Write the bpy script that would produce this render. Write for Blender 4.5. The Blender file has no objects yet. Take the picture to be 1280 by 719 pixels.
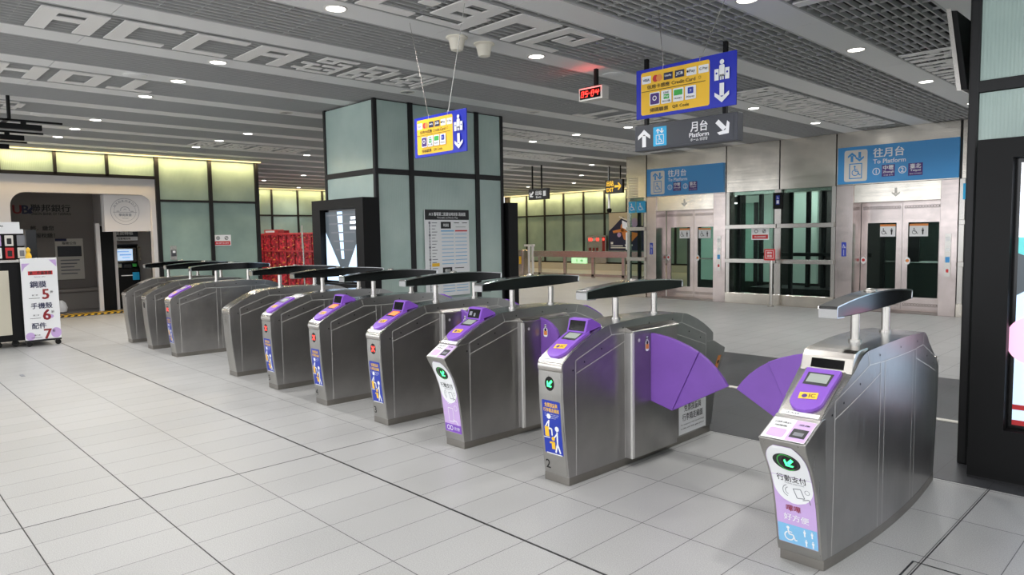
import bpy, bmesh, math, random
from mathutils import Vector, Matrix
random.seed(7)
S = bpy.context.scene
COL = S.collection
# ------------------------------------------------------------------ camera
cam = bpy.data.cameras.new('camera'); camo = bpy.data.objects.new('camera', cam); COL.objects.link(camo)
cam.sensor_width = 36.0; cam.lens = 874.6 / 1280 * 36.0; cam.clip_start = 0.05; cam.clip_end = 200
_p, _r, _y = math.radians(-4.301), math.radians(-0.9075), math.radians(135.97)
_f = Vector((math.cos(_y) * math.cos(_p), math.sin(_y) * math.cos(_p), math.sin(_p)))
_rt0 = Vector((math.sin(_y), -math.cos(_y), 0)); _up0 = _rt0.cross(_f)
_rt = math.cos(_r) * _rt0 + math.sin(_r) * _up0; _up = -math.sin(_r) * _rt0 + math.cos(_r) * _up0
M = Matrix((_rt, _up, -_f)).transposed().to_4x4(); M.translation = Vector((0, 0, 1.6))
camo.matrix_world = M; S.camera = camo
# ------------------------------------------------------------------ world and exposure
S.view_settings.view_transform = 'Standard'; S.view_settings.look = 'None'
S.view_settings.exposure = 0.0; S.view_settings.gamma = 1.0; S.view_settings.use_curve_mapping = False
W = bpy.data.worlds.new('world'); S.world = W; W.use_nodes = True
W.node_tree.nodes['Background'].inputs[0].default_value = (0.93, 0.96, 1.0, 1)
W.node_tree.nodes['Background'].inputs[1].default_value = 1.65
# extra world light added from -Y to brighten faces turned to the camera
_n = W.node_tree.nodes; _l = W.node_tree.links
_tc = _n.new('ShaderNodeTexCoord'); _sx = _n.new('ShaderNodeSeparateXYZ'); _mr = _n.new('ShaderNodeMapRange')
_mr.inputs[1].default_value = -1.0; _mr.inputs[2].default_value = 0.3; _mr.inputs[3].default_value = 2.9; _mr.inputs[4].default_value = 1.3
_l.new(_tc.outputs['Generated'], _sx.inputs[0]); _l.new(_sx.outputs[1], _mr.inputs[0]); _l.new(_mr.outputs[0], _n['Background'].inputs[1])
DOWNLIGHT_W = 25.5
COVE_W = 13.0
CEIL = 3.5

# ------------------------------------------------------------------ materials
def lin(c):
    return tuple((v / 12.92 if v <= 0.04045 else ((v + 0.055) / 1.055) ** 2.4) for v in (x / 255 for x in c))
def mat(name, rgb, rough=0.5, metal=0.0, emit=0.0, spec=0.5, coat=0.0):
    m = bpy.data.materials.new(name); m.use_nodes = True
    b = m.node_tree.nodes['Principled BSDF']; c = lin(rgb)
    b.inputs['Base Color'].default_value = (*c, 1); b.inputs['Roughness'].default_value = rough
    b.inputs['Metallic'].default_value = metal; b.inputs['Specular IOR Level'].default_value = spec
    b.inputs['Coat Weight'].default_value = coat
    if emit:
        b.inputs['Emission Color'].default_value = (*c, 1); b.inputs['Emission Strength'].default_value = emit
    return m
def nodes(m): return m.node_tree.nodes, m.node_tree.links, m.node_tree.nodes['Principled BSDF']
def brushed(name, rgb, rough, sc, bump=0.05, var=0.12, metal=1.0):
    m = mat(name, rgb, rough, metal); N, L, b = nodes(m)
    tc = N.new('ShaderNodeTexCoord'); mp = N.new('ShaderNodeMapping'); mp.inputs['Scale'].default_value = sc
    nz = N.new('ShaderNodeTexNoise'); nz.inputs['Scale'].default_value = 1; nz.inputs['Detail'].default_value = 3
    L.new(tc.outputs['Object'], mp.inputs[0]); L.new(mp.outputs[0], nz.inputs['Vector'])
    mr = N.new('ShaderNodeMapRange'); mr.inputs[3].default_value = rough - var * .5; mr.inputs[4].default_value = rough + var * .5
    L.new(nz.outputs[0], mr.inputs[0]); L.new(mr.outputs[0], b.inputs['Roughness'])
    n2 = N.new('ShaderNodeTexNoise'); n2.inputs['Scale'].default_value = 2.2; n2.inputs['Detail'].default_value = 5
    L.new(tc.outputs['Object'], n2.inputs['Vector'])
    cr = N.new('ShaderNodeValToRGB'); c = lin(rgb)
    cr.color_ramp.elements[0].position = .3; cr.color_ramp.elements[1].position = .75
    cr.color_ramp.elements[0].color = (*[v * .78 for v in c], 1); cr.color_ramp.elements[1].color = (*[min(1, v * 1.12) for v in c], 1)
    L.new(n2.outputs[0], cr.inputs[0]); L.new(cr.outputs[0], b.inputs['Base Color'])
    bp = N.new('ShaderNodeBump'); bp.inputs['Strength'].default_value = bump; bp.inputs['Distance'].default_value = .01
    L.new(nz.outputs[0], bp.inputs['Height']); L.new(bp.outputs[0], b.inputs['Normal'])
    return m
MT = {}
MT['steel'] = mat('satin_steel', (196, 192, 186), .27, 1)
MT['gate'] = brushed('gate_side_steel', (172, 170, 168), .34, (90, 90, 3), .02)
MT['gate_top'] = mat('gate_top_steel', (178, 179, 180), .24, 1)
MT['face'] = brushed('gate_face_steel', (176, 174, 170), .30, (70, 70, 4), .012)
MT['plinth'] = brushed('plinth_steel', (150, 146, 140), .38, (8, 8, 90), .03)
MT['seam'] = mat('seam_edge', (214, 212, 208), .4, .35)
MT['chrome'] = mat('chrome', (200, 200, 200), .12, 1)
MT['wall_steel'] = brushed('lift_wall_steel', (226, 219, 208), .20, (.8, .8, 22), .07, .12)
MT['door_steel'] = brushed('lift_door_steel', (206, 194, 190), .24, (1, 1, 14), .04)
MT['etched'] = mat('etched_band', (150, 140, 136), .5, 1)
MT['black'] = mat('black_gloss', (7, 7, 8), .14, 0, 0, .4)
MT['black_matte'] = mat('black_powder_coat', (7, 7, 8), .5, 0, 0, .25)
MT['frame'] = brushed('dark_frame_metal', (30, 30, 31), .42, (60, 60, 5), .02, .1, .4)
MT['purple'] = mat('purple_plastic', (126, 76, 184), .35)
MT['purple_flap'] = brushed('purple_flap_pad', (122, 78, 172), .5, (30, 30, 30), .05, .1, 0)
MT['purple_dark'] = mat('dark_purple', (70, 40, 120), .4)
MT['lilac'] = mat('lilac_print', (196, 166, 216), .45)
MT['white'] = mat('white_print', (232, 233, 234), .5)
MT['offwhite'] = mat('offwhite', (216, 212, 204), .55)
MT['yellow'] = mat('yellow_print', (240, 190, 44), .45)
MT['orange'] = mat('orange_print', (226, 140, 70), .45)
MT['blue'] = mat('royal_blue_print', (30, 44, 176), .3)
MT['sticker_blue'] = mat('sticker_blue', (28, 52, 160), .35)
MT['lift_blue'] = mat('lift_sign_blue', (62, 146, 208), .35)
MT['sky_blue'] = mat('sky_blue_print', (126, 184, 222), .45)
MT['cyan'] = mat('cyan_print', (40, 170, 222), .4)
MT['red'] = mat('red_print', (196, 44, 48), .45)
MT['green'] = mat('green_print', (60, 170, 70), .45)
MT['ink'] = mat('black_ink', (24, 24, 26), .5)
MT['grey_ink'] = mat('grey_ink', (120, 122, 128), .5)
MT['sign_grey'] = mat('charcoal_sign', (62, 64, 70), .4)
MT['lcd'] = mat('lcd_grey', (150, 158, 150), .3)
MT['socket'] = mat('dark_slot', (30, 32, 34), .4)
MT['led_green'] = mat('green_led', (60, 255, 130), .5, 0, 3.0)
MT['led_red'] = mat('red_led', (255, 60, 50), .5, 0, 2.6)
MT['led_amber'] = mat('amber_led', (255, 120, 60), .5, 0, 1.0)
MT['lamp'] = mat('lamp_lens', (255, 253, 250), .5, 0, 9)
MT['cove'] = mat('warm_cove_strip', (255, 232, 170), .5, 0, 1.6)
MT['ceil_panel'] = mat('ceiling_panel_paint', (226, 226, 224), .55)
MT['letter'] = mat('ceiling_letter_paint', (232, 230, 226), .55)
MT['grille'] = mat('grille_paint', (186, 186, 184), .5)
MT['plenum'] = mat('plenum_dark', (26, 26, 27), .8)
MT['white_wall'] = mat('white_laminate', (206, 202, 200), .55)
MT['grey_wall'] = mat('grey_interior', (140, 134, 130), .6)
MT['dark_int'] = mat('dark_interior', (52, 50, 48), .7)
MT['beige'] = mat('beige_panel', (196, 190, 172), .55)
MT['plastic'] = mat('cream_plastic', (226, 220, 204), .45)
MT['dark_red'] = mat('dark_red_print', (140, 30, 36), .5)
MT['navy'] = mat('navy_print', (30, 34, 74), .45)
MT['green_wall'] = mat('shaft_green', (190, 210, 196), .5)
MT['clear_glass'] = mat('clear_glass', (200, 220, 215), .03)
_b = MT['clear_glass'].node_tree.nodes['Principled BSDF']; _b.inputs['Transmission Weight'].default_value = 1.0; _b.inputs['IOR'].default_value = 1.05
_b.inputs['Specular IOR Level'].default_value = 1.0
MT['screen_pale'] = mat('screen_pale_blue', (190, 214, 240), .3, 0, .9)
MT['screen_white'] = mat('screen_white', (235, 240, 248), .3, 0, .9)
MT['screen_pink'] = mat('screen_pink', (240, 180, 210), .3, 0, .9)
MT['screen_teal'] = mat('screen_teal', (90, 190, 190), .3, 0, .8)
MT['screen_dark'] = mat('screen_dark', (70, 78, 84), .3, 0, .6)
MT['screen_blue'] = mat('screen_blue', (120, 160, 220), .3, 0, .8)
MT['exit_green'] = mat('exit_green', (190, 240, 190), .4, 0, .8)

def glass_frost(ca, cb):
    m = mat('ribbed_frosted_glass', (140, 158, 154), .24, 0, 0, .55); N, L, b = nodes(m)
    tc = N.new('ShaderNodeTexCoord'); sx = N.new('ShaderNodeSeparateXYZ'); L.new(tc.outputs['Object'], sx.inputs[0])
    ad = N.new('ShaderNodeMath'); ad.operation = 'ADD'; L.new(sx.outputs[0], ad.inputs[0]); L.new(sx.outputs[1], ad.inputs[1])
    mu = N.new('ShaderNodeMath'); mu.operation = 'MULTIPLY'; mu.inputs[1].default_value = 300; L.new(ad.outputs[0], mu.inputs[0])
    sn = N.new('ShaderNodeMath'); sn.operation = 'SINE'; L.new(mu.outputs[0], sn.inputs[0])
    bp = N.new('ShaderNodeBump'); bp.inputs['Strength'].default_value = .25; bp.inputs['Distance'].default_value = .004
    L.new(sn.outputs[0], bp.inputs['Height']); L.new(bp.outputs[0], b.inputs['Normal'])
    nz = N.new('ShaderNodeTexNoise'); nz.inputs['Scale'].default_value = 1.3; nz.inputs['Detail'].default_value = 4
    L.new(tc.outputs['Object'], nz.inputs['Vector'])
    cr = N.new('ShaderNodeValToRGB'); c0 = lin(ca); c1 = lin(cb)
    cr.color_ramp.elements[0].position = .35; cr.color_ramp.elements[1].position = .7
    cr.color_ramp.elements[0].color = (*c0, 1); cr.color_ramp.elements[1].color = (*c1, 1)
    L.new(nz.outputs[0], cr.inputs[0]); L.new(cr.outputs[0], b.inputs['Base Color'])
    return m
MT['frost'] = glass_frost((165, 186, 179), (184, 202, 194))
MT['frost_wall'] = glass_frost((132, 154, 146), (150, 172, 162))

def floor_mat(name, base, line, speck, amp, rough):
    m = mat(name, base, rough); N, L, b = nodes(m)
    tc = N.new('ShaderNodeTexCoord'); sx = N.new('ShaderNodeSeparateXYZ'); L.new(tc.outputs['Object'], sx.inputs[0])
    def ma(op, a, v=None, c=None):
        n = N.new('ShaderNodeMath'); n.operation = op
        for i, q in enumerate((a, v, c)):
            if q is None: continue
            if isinstance(q, (int, float)): n.inputs[i].default_value = q
            else: L.new(q, n.inputs[i])
        return n.outputs[0]
    def lines(out, off, pitch, w):
        t = ma('DIVIDE', ma('ADD', out, off), pitch); fr = ma('FRACT', t)
        d = ma('MULTIPLY', ma('MINIMUM', fr, ma('SUBTRACT', 1.0, fr)), pitch)
        return ma('LESS_THAN', d, w), ma('FLOOR', t)
    lx, ix = lines(sx.outputs[0], 3.445 + 30 * .3065, .3065, .0021)
    ly, iy = lines(sx.outputs[1], -.663 + 20 * .6135, .6135, .0027)
    ln = ma('MAXIMUM', lx, ly)
    cx = N.new('ShaderNodeCombineXYZ'); L.new(ix, cx.inputs[0]); L.new(iy, cx.inputs[1])
    wn = N.new('ShaderNodeTexWhiteNoise'); wn.noise_dimensions = '2D'; L.new(cx.outputs[0], wn.inputs['Vector'])
    n1 = N.new('ShaderNodeTexNoise'); n1.inputs['Scale'].default_value = 170; n1.inputs['Detail'].default_value = 3; n1.inputs['Roughness'].default_value = .8
    n2 = N.new('ShaderNodeTexNoise'); n2.inputs['Scale'].default_value = 1.1; n2.inputs['Detail'].default_value = 6
    for n in (n1, n2): L.new(tc.outputs['Object'], n.inputs['Vector'])
    sp = ma('MULTIPLY', ma('SUBTRACT', n1.outputs[0], .5), speck)
    tl = ma('MULTIPLY', ma('SUBTRACT', wn.outputs['Value'], .5), amp)
    bl = ma('MULTIPLY', ma('SUBTRACT', n2.outputs[0], .5), amp * 3)
    val = ma('ADD', 1.0, ma('ADD', sp, ma('ADD', tl, bl)))
    c = lin(base); hs = N.new('ShaderNodeVectorMath'); hs.operation = 'SCALE'; hs.inputs[0].default_value = c; L.new(val, hs.inputs['Scale'])
    mx = N.new('ShaderNodeMix'); mx.data_type = 'RGBA'; L.new(ln, mx.inputs['Factor']); L.new(hs.outputs[0], mx.inputs['A']); mx.inputs['B'].default_value = (*lin(line), 1)
    L.new(mx.outputs['Result'], b.inputs['Base Color'])
    mr = N.new('ShaderNodeMapRange'); mr.inputs[3].default_value = rough - .08; mr.inputs[4].default_value = rough + .1
    L.new(n2.outputs[0], mr.inputs[0]); L.new(mr.outputs[0], b.inputs['Roughness'])
    return m
MT['floor'] = floor_mat('grey_granite_tiles', (157, 157, 156), (66, 66, 66), 1.35, .07, .40)
MT['floor_dark'] = floor_mat('dark_granite_tiles', (58, 59, 62), (30, 30, 32), .5, .12, .36)

def floral():
    m = mat('red_flower_print', (190, 20, 40), .6); N, L, b = nodes(m)
    tc = N.new('ShaderNodeTexCoord'); v = N.new('ShaderNodeTexVoronoi'); v.inputs['Scale'].default_value = 9
    L.new(tc.outputs['Object'], v.inputs['Vector'])
    cr = N.new('ShaderNodeValToRGB'); e = cr.color_ramp.elements
    e[0].position = 0; e[0].color = (*lin((255, 130, 110)), 1); e[1].position = .75; e[1].color = (*lin((150, 14, 34)), 1)
    k = e.new(.25); k.color = (*lin((238, 40, 62)), 1)
    L.new(v.outputs['Distance'], cr.inputs[0]); L.new(cr.outputs[0], b.inputs['Base Color'])
    return m
MT['floral'] = floral()

# ------------------------------------------------------------------ mesh helpers
class MB:
    def __init__(s): s.v = []; s.f = []; s.mi = []; s.mats = []
    def m(s, k):
        if k not in s.mats: s.mats.append(k)
        return s.mats.index(k)
    def poly(s, pts, mk=None):
        i = len(s.v); s.v += [tuple(p) for p in pts]; s.f.append(tuple(range(i, i + len(pts)))); s.mi.append(s.m(mk) if mk else 0)
    def box(s, x0, x1, y0, y1, z0, z1, mk=None):
        i = len(s.v)
        s.v += [(x, y, z) for z in (z0, z1) for y in (y0, y1) for x in (x0, x1)]
        for q in ((0, 2, 3, 1), (4, 5, 7, 6), (0, 1, 5, 4), (2, 6, 7, 3), (0, 4, 6, 2), (1, 3, 7, 5)):
            s.f.append(tuple(i + a for a in q)); s.mi.append(s.m(mk) if mk else 0)
    def prism(s, pts, axis, a0, a1, mk=None):
        """closed 2-D outline pushed along an axis; pts are the other two coordinates in x,y,z order"""
        def P(p, a):
            l = list(p); l.insert(axis, a); return tuple(l)
        n = len(pts); i = len(s.v); s.v += [P(p, a0) for p in pts] + [P(p, a1) for p in pts]; k = s.m(mk) if mk else 0
        s.f.append(tuple(range(i, i + n))); s.f.append(tuple(range(i + 2 * n - 1, i + n - 1, -1))); s.mi += [k, k]
        for j in range(n):
            s.f.append((i + j, i + (j + 1) % n, i + n + (j + 1) % n, i + n + j)); s.mi.append(k)
    def tube(s, a, b, r, n=16, r2=None, mk=None):
        a = Vector(a); b = Vector(b); d = (b - a).normalized(); r2 = r if r2 is None else r2
        u = d.cross(Vector((0, 0, 1)) if abs(d.z) < .9 else Vector((1, 0, 0))).normalized(); w = d.cross(u)
        i = len(s.v); k = s.m(mk) if mk else 0
        for c, rr in ((a, r), (b, r2)):
            for j in range(n):
                t = 2 * math.pi * j / n; s.v.append(tuple(c + u * rr * math.cos(t) + w * rr * math.sin(t)))
        for j in range(n): s.f.append((i + j, i + (j + 1) % n, i + n + (j + 1) % n, i + n + j)); s.mi.append(k)
        s.f.append(tuple(range(i + n - 1, i - 1, -1))); s.f.append(tuple(range(i + n, i + 2 * n))); s.mi += [k, k]
    def lathe(s, prof, c, n=28, mk=None):
        i = len(s.v); k = s.m(mk) if mk else 0
        for r, z in prof:
            for j in range(n):
                t = 2 * math.pi * j / n; s.v.append((c[0] + r * math.cos(t), c[1] + r * math.sin(t), c[2] + z))
        for q in range(len(prof) - 1):
            for j in range(n):
                a = i + q * n + j; b = i + q * n + (j + 1) % n
                s.f.append((a, b, b + n, a + n)); s.mi.append(k)
        s.f.append(tuple(range(i, i + n))); s.f.append(tuple(range(i + (len(prof) - 1) * n, i + len(prof) * n))); s.mi += [k, k]
    def flat(s, shape, mp, mk=None):
        """shape = (verts2d, faces) laid on a surface by mp(u,v)->xyz"""
        i = len(s.v); k = s.m(mk) if mk else 0
        for p in shape[0]:
            c = Vector(mp(p[0], p[1]))
            if len(p) > 2 and p[2]:   # a stacked layer of ink, lifted along the surface normal
                n = (Vector(mp(p[0] + .001, p[1])) - c).cross(Vector(mp(p[0], p[1] + .001)) - c).normalized(); c = c + n * (p[2] * .00009)
            s.v.append(tuple(c))
        for f in shape[1]: s.f.append(tuple(i + a for a in f)); s.mi.append(k)
    def build(s, name, mats, parent=None, smooth=False, bevel=0, recalc=True):
        me = bpy.data.meshes.new(name); me.from_pydata(s.v, [], s.f)
        if s.mats:
            for k in s.mats: me.materials.append(MT[k])
            for p, i in zip(me.polygons, s.mi): p.material_index = i
        else: me.materials.append(MT[mats])
        if recalc:
            bm = bmesh.new(); bm.from_mesh(me); bmesh.ops.recalc_face_normals(bm, faces=bm.faces); bm.to_mesh(me); bm.free()
        o = bpy.data.objects.new(name, me); COL.objects.link(o)
        if parent: o.parent = parent
        if bevel:
            b = o.modifiers.new('bevel', 'BEVEL'); b.width = bevel; b.segments = 2; b.limit_method = 'ANGLE'; b.angle_limit = math.radians(40)
        if smooth:
            me.polygons.foreach_set('use_smooth', [True] * len(me.polygons))
            try: me.set_sharp_from_angle(angle=math.radians(38))
            except Exception: pass
        return o
def empty(name, loc, label, cat, group=None, rz=0):
    o = bpy.data.objects.new(name, None); COL.objects.link(o); o.location = loc; o.rotation_euler = (0, 0, rz); o.empty_display_size = .1
    return tag(o, label, cat, group)
def tag(o, label, cat, group=None):
    o['label'] = label; o['category'] = cat
    if group: o['group'] = group
    return o
def struct(o): o['kind'] = 'structure'; return o
def box_obj(name, b, m, parent=None, bevel=0):
    q = MB(); q.box(*b); return q.build(name, m, parent, bevel=bevel)

# flat shapes --------------------------------------------------------
_txt = {}
def text(body, size=1.0, bold=0.0, align='CENTER', sx=1.0, shear=0.0):
    """outline of a line of writing; centred on the origin"""
    if bold:
        t0 = text(body, size, 0, align, sx, shear)
        d = bold * .55 * size / .75
        return join(*[([(p[0] + i * d, p[1] + j * d, l) for p in t0[0]], t0[1]) for l, (i, j) in enumerate(((-1, -.6), (1, -.6), (-1, .6), (1, .6)))])
    key = (body, bold)
    if key not in _txt:
        cu = bpy.data.curves.new('writing', 'FONT'); cu.body = body; cu.size = 1; cu.resolution_u = 2; cu.offset = bold; cu.fill_mode = 'BOTH'
        ob = bpy.data.objects.new('writing', cu); COL.objects.link(ob)
        dg = bpy.context.evaluated_depsgraph_get(); me = bpy.data.meshes.new_from_object(ob.evaluated_get(dg))
        v = [(p.co.x, p.co.y) for p in me.vertices]; f = [tuple(p.vertices) for p in me.polygons]
        COL.objects.unlink(ob); bpy.data.objects.remove(ob); bpy.data.meshes.remove(me); bpy.data.curves.remove(cu)
        _txt[key] = (v, f)
    v, f = _txt[key]
    if not v: return ([], [])
    x0 = min(a for a, b in v); x1 = max(a for a, b in v); y0 = min(b for a, b in v); y1 = max(b for a, b in v)
    # size = height of the inked line
    k = size / max(1e-6, y1 - y0); cx = (x0 + x1) / 2 if align == 'CENTER' else x0; cy = (y0 + y1) / 2
    return ([((a - cx) * k * sx + (b - cy) * k * shear, (b - cy) * k) for a, b in v], f)
def fit(shape, w):
    xs = [p[0] for p in shape[0]]
    if not xs: return shape
    k = w / (max(xs) - min(xs)); c = (max(xs) + min(xs)) / 2
    return ([((p[0] - c) * k,) + tuple(p[1:]) for p in shape[0]], shape[1])
def move(shape, du, dv, s=1.0, rot=0):
    c, n = math.cos(rot), math.sin(rot)
    return ([(du + s * (p[0] * c - p[1] * n), dv + s * (p[0] * n + p[1] * c)) + tuple(p[2:]) for p in shape[0]], shape[1])
def join(*sh):
    V = []; F = []
    for v, f in sh:
        i = len(V); V += v; F += [tuple(i + a for a in q) for q in f]
    return (V, F)
def rect(u0, u1, v0, v1, nv=1):
    V = []; F = []
    for i in range(nv + 1):
        v = v0 + (v1 - v0) * i / nv; V += [(u0, v), (u1, v)]
    for i in range(nv): F.append((2 * i, 2 * i + 1, 2 * i + 3, 2 * i + 2))
    return (V, F)
def pl(*pts): return (list(pts), [tuple(range(len(pts)))])
def rows(fn, v0, v1, n=14):
    V = []; F = []
    for i in range(n + 1):
        v = v0 + (v1 - v0) * i / n; a, b = fn(v); V += [(a, v), (b, v)]
    for i in range(n): F.append((2 * i, 2 * i + 1, 2 * i + 3, 2 * i + 2))
    return (V, F)
def disc(u, v, r, rv=None, n=16):
    rv = rv or r
    V = []; F = []
    for i in range(n + 1):
        t = -math.pi / 2 + math.pi * i / n; V += [(u - r * math.cos(t), v + rv * math.sin(t)), (u + r * math.cos(t), v + rv * math.sin(t))]
    for i in range(n): F.append((2 * i, 2 * i + 1, 2 * i + 3, 2 * i + 2))
    return (V, F)
def ring(u, v, r, w, n=24, a0=0, a1=2 * math.pi):
    V = []; F = []
    for i in range(n + 1):
        t = a0 + (a1 - a0) * i / n; V += [(u + (r - w) * math.cos(t), v + (r - w) * math.sin(t)), (u + r * math.cos(t), v + r * math.sin(t))]
    for i in range(n): F.append((2 * i, 2 * i + 1, 2 * i + 3, 2 * i + 2))
    return (V, F)
def rrect(u0, u1, v0, v1, r, n=5):
    def fn(v):
        d = 0
        if v < v0 + r: d = r - math.sqrt(max(0, r * r - (v0 + r - v) ** 2))
        if v > v1 - r: d = r - math.sqrt(max(0, r * r - (v - v1 + r) ** 2))
        return u0 + d, u1 - d
    vs = [v0 + r * (1 - math.cos(math.pi / 2 * i / n)) for i in range(n + 1)] + [v1 - r * (1 - math.cos(math.pi / 2 * i / n)) for i in range(n, -1, -1)]
    V = []; F = []
    k = 5
    mid = [vs[n] + (vs[n + 1] - vs[n]) * j / k for j in range(1, k)]
    vs = vs[:n + 1] + mid + vs[n + 1:]
    for v in vs:
        a, b = fn(v); V += [(a, v), (b, v)]
    for i in range(len(vs) - 1): F.append((2 * i, 2 * i + 1, 2 * i + 3, 2 * i + 2))
    return (V, F)
def line(p, q, w):
    d = Vector((q[0] - p[0], q[1] - p[1])); n = Vector((-d.y, d.x)).normalized() * w / 2
    return pl((p[0] + n.x, p[1] + n.y), (q[0] + n.x, q[1] + n.y), (q[0] - n.x, q[1] - n.y), (p[0] - n.x, p[1] - n.y))
def path(pts, w): return join(*[line(pts[i], pts[i + 1], w) for i in range(len(pts) - 1)])
def outline(u0, u1, v0, v1, w):
    return join(rect(u0, u1, v0, v0 + w), rect(u0, u1, v1 - w, v1), rect(u0, u0 + w, v0 + w, v1 - w), rect(u1 - w, u1, v0 + w, v1 - w))
def arrow(u, v, s, rot=0):
    """arrow pointing down, total height s"""
    a = join(rect(-.13 * s, .13 * s, -.15 * s, .5 * s), ([(-.42 * s, .06 * s), (-.42 * s, -.14 * s), (0, -.5 * s), (0, -.22 * s), (.42 * s, -.14 * s), (.42 * s, .06 * s)], [(0, 1, 2, 3), (3, 2, 4, 5)]))
    return move(a, u, v, 1, rot)
def wheelchair(u, v, s):
    return join(disc(u - .08 * s, v + .40 * s, .09 * s), ring(u - .04 * s, v - .14 * s, .30 * s, .07 * s, 20, math.radians(110), math.radians(370)),
                path([(u - .08 * s, v + .30 * s), (u - .04 * s, v - .02 * s), (u + .2 * s, v - .02 * s), (u + .32 * s, v - .36 * s), (u + .44 * s, v - .32 * s)], .085 * s),
                line((u - .07 * s, v + .14 * s), (u + .16 * s, v + .14 * s), .06 * s))
def person(u, v, s):
    return join(disc(u, v + .40 * s, .09 * s), rows(lambda q: (u - .15 * s, u + .15 * s) if q > v - .02 * s else (u - .09 * s, u + .09 * s), v - .48 * s, v + .27 * s, 12))
def on_y(x0, y0, z0, h=.001): return lambda u, v: (x0 + u, y0 - h, z0 + v)
def on_x(x0, y0, z0, h=.001): return lambda u, v: (x0 + h, y0 + u, z0 + v)
def decal(name, shape, mp, m, parent=None, label=None):
    q = MB(); q.flat(shape, mp); o = q.build(name, m, parent, recalc=False)
    if label: o['label'] = label
    return o
def decals(name, items, mp, parent=None):
    """several coloured prints on one sheet; mp(layer) gives a mapping"""
    q = MB()
    for i, (sh, mk) in enumerate(items): q.flat(sh, mp(i), mk)
    return q.build(name, None, parent, recalc=False)
def ly_y(x0, y0, z0, h=.0012, st=.0005): return lambda i: on_y(x0, y0, z0, h + st * i)
def ly_x(x0, y0, z0, h=.0012, st=.0005): return lambda i: on_x(x0, y0, z0, h + st * i)

# ================================================================== THE SETTING
# floor
fl = struct(box_obj('floor', (-27, 7, -9, 26, -.12, 0), 'floor'))
q = MB(); q.box(-25.5, -2.9 + 9, 4.985, 8.45, .0002, .0022); q.build('dark_paving', 'floor_dark', fl)
q = MB(); q.box(-17, 4, 2.499, 2.512, .0003, .0016); q.build('expansion_joint', 'ink', fl)
q = MB()
for yy in (.663, 1.277): q.box(-17, 4, yy - .0028, yy + .0028, .0003, .0012)
for xx in (-4.671, -.982): q.box(xx - .003, xx + .003, -4, 4.98, .0003, .0012)
q.build('tile_joint', 'ink', fl)
q = MB(); q.flat(outline(-1.02, -.40, 3.03, 3.645, .009), lambda u, v: (u, v, .0018)); q.build('hatch_edge', 'ink', fl)
q = MB(); q.box(-10.2, -10.04, 1.52, 1.56, .0003, .003); q.build('floor_socket_cover', 'grey_ink', fl)
tr = box_obj('shutter_track', (-6.0, 3.0, 6.52, 6.585, .0024, .010), 'offwhite', fl, bevel=.001)

# ceiling
ce = struct(box_obj('ceiling', (-27, 6, -3, 24.3, 3.80, 3.9), 'plenum'))
STRIPS = [-2.88 - 1.2 * k for k in range(-4, 19)]
for i, cx in enumerate(STRIPS):
    q = MB(); y = -3.0
    while y < 24.2:
        y2 = min(24.2, y + 2.4); q.box(cx - .167, cx + .167, y + .003, y2 - .003, CEIL, CEIL + .03); y = y2
    q.build('ceiling_panel', 'ceil_panel', ce)
for i, cx in enumerate(STRIPS):
    a = cx - 1.2 + .167; b = cx - .167; q = MB()
    for e in (a, b - .02): q.box(e, e + .02, -3, 24.2, CEIL - .002, CEIL + .05)
    n = 9
    for j in range(1, n + 1):
        x = a + .02 + (b - a - .04) * j / (n + 1); q.box(x - .005, x + .005, -3, 24.2, CEIL + .002, CEIL + .047)
    y = -3.0
    y_end = 24.2
    while y < y_end:
        q.box(a + .02, b - .02, y - .002, y + .002, CEIL + .014, CEIL + .036); y += .28
    q.build('ceiling_grille', 'grille', ce)

# cut-out letters of the greeting lettering set into the grille bays
G = {
 'A': ['1111111', '1100011', '1111111', '1100011', '1100011', '1100011'],
 'C': ['1111111', '1100000', '1100000', '1100000', '1100000', '1111111'],
 'H': ['1100011', '1100011', '1111111', '1100011', '1100011', '1100011'],
 'O': ['1111111', '1100011', '1100011', '1100011', '1100011', '1111111'],
 'J': ['0011000', '0011000', '0011000', '0011000', '0011000', '1111111'],
 'I': ['0011000', '0011000', '0011000', '0011000', '0011000', '0011000'],
 'K1': ['0011111111', '0010010000', '0011110111', '0000000001', '1111011111', '0010000001', '0011110111', '1110000001', '0011111111'],
 'K2': ['0011111100', '0010000011', '1111110011', '1100010011', '1111011111', '1001000010', '1111011110'],
 'K3': ['0111110111', '0100010101', '0111110101', '1001000101', '1111110101', '0001000101', '1111110001'],
 'P1': ['11111110', '11000110', '11111110', '11000111', '11111111', '00000011', '11111111'],
 'P2': ['11111111', '11111111', '11000011', '11000011', '11000011', '11000011', '11000011'],
 'P3': ['11111111', '11000011', '11011011', '11011111', '11000000', '11000000', '11111111'],
 'L': ['1100000', '1100000', '1100011', '1100000', '1100000', '1111111'],
}
def letters(xt, y0, word, w=.5, pitch=.61, h=.70):
    q = MB()
    for k, ch in enumerate(word):
        bmp = G[ch]; rh = h / len(bmp); cw = w / len(bmp[0])
        for r, row in enumerate(bmp):
            c = 0
            while c < len(row):
                if row[c] == '1':
                    d = c
                    while d < len(row) and row[d] == '1': d += 1
                    ya = y0 + k * pitch + c * cw; yb = y0 + k * pitch + d * cw; xa = xt - r * rh; q.box(xa - rh, xa, ya, yb, CEIL - .012, CEIL - .001); c = d
                else: c += 1
    return q.build('ceiling_lettering', 'letter', ce)
letters(-6.73, .10, ['H', 'I', 'A', 'C', 'C', 'A', 'K1', 'K2', 'K3'])
letters(-9.10, .10, ['A', 'H', 'H', 'O', 'J'])
letters(-11.52, .6, ['K1', 'K3', 'K2'], w=.42, pitch=.5, h=.62)
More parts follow.
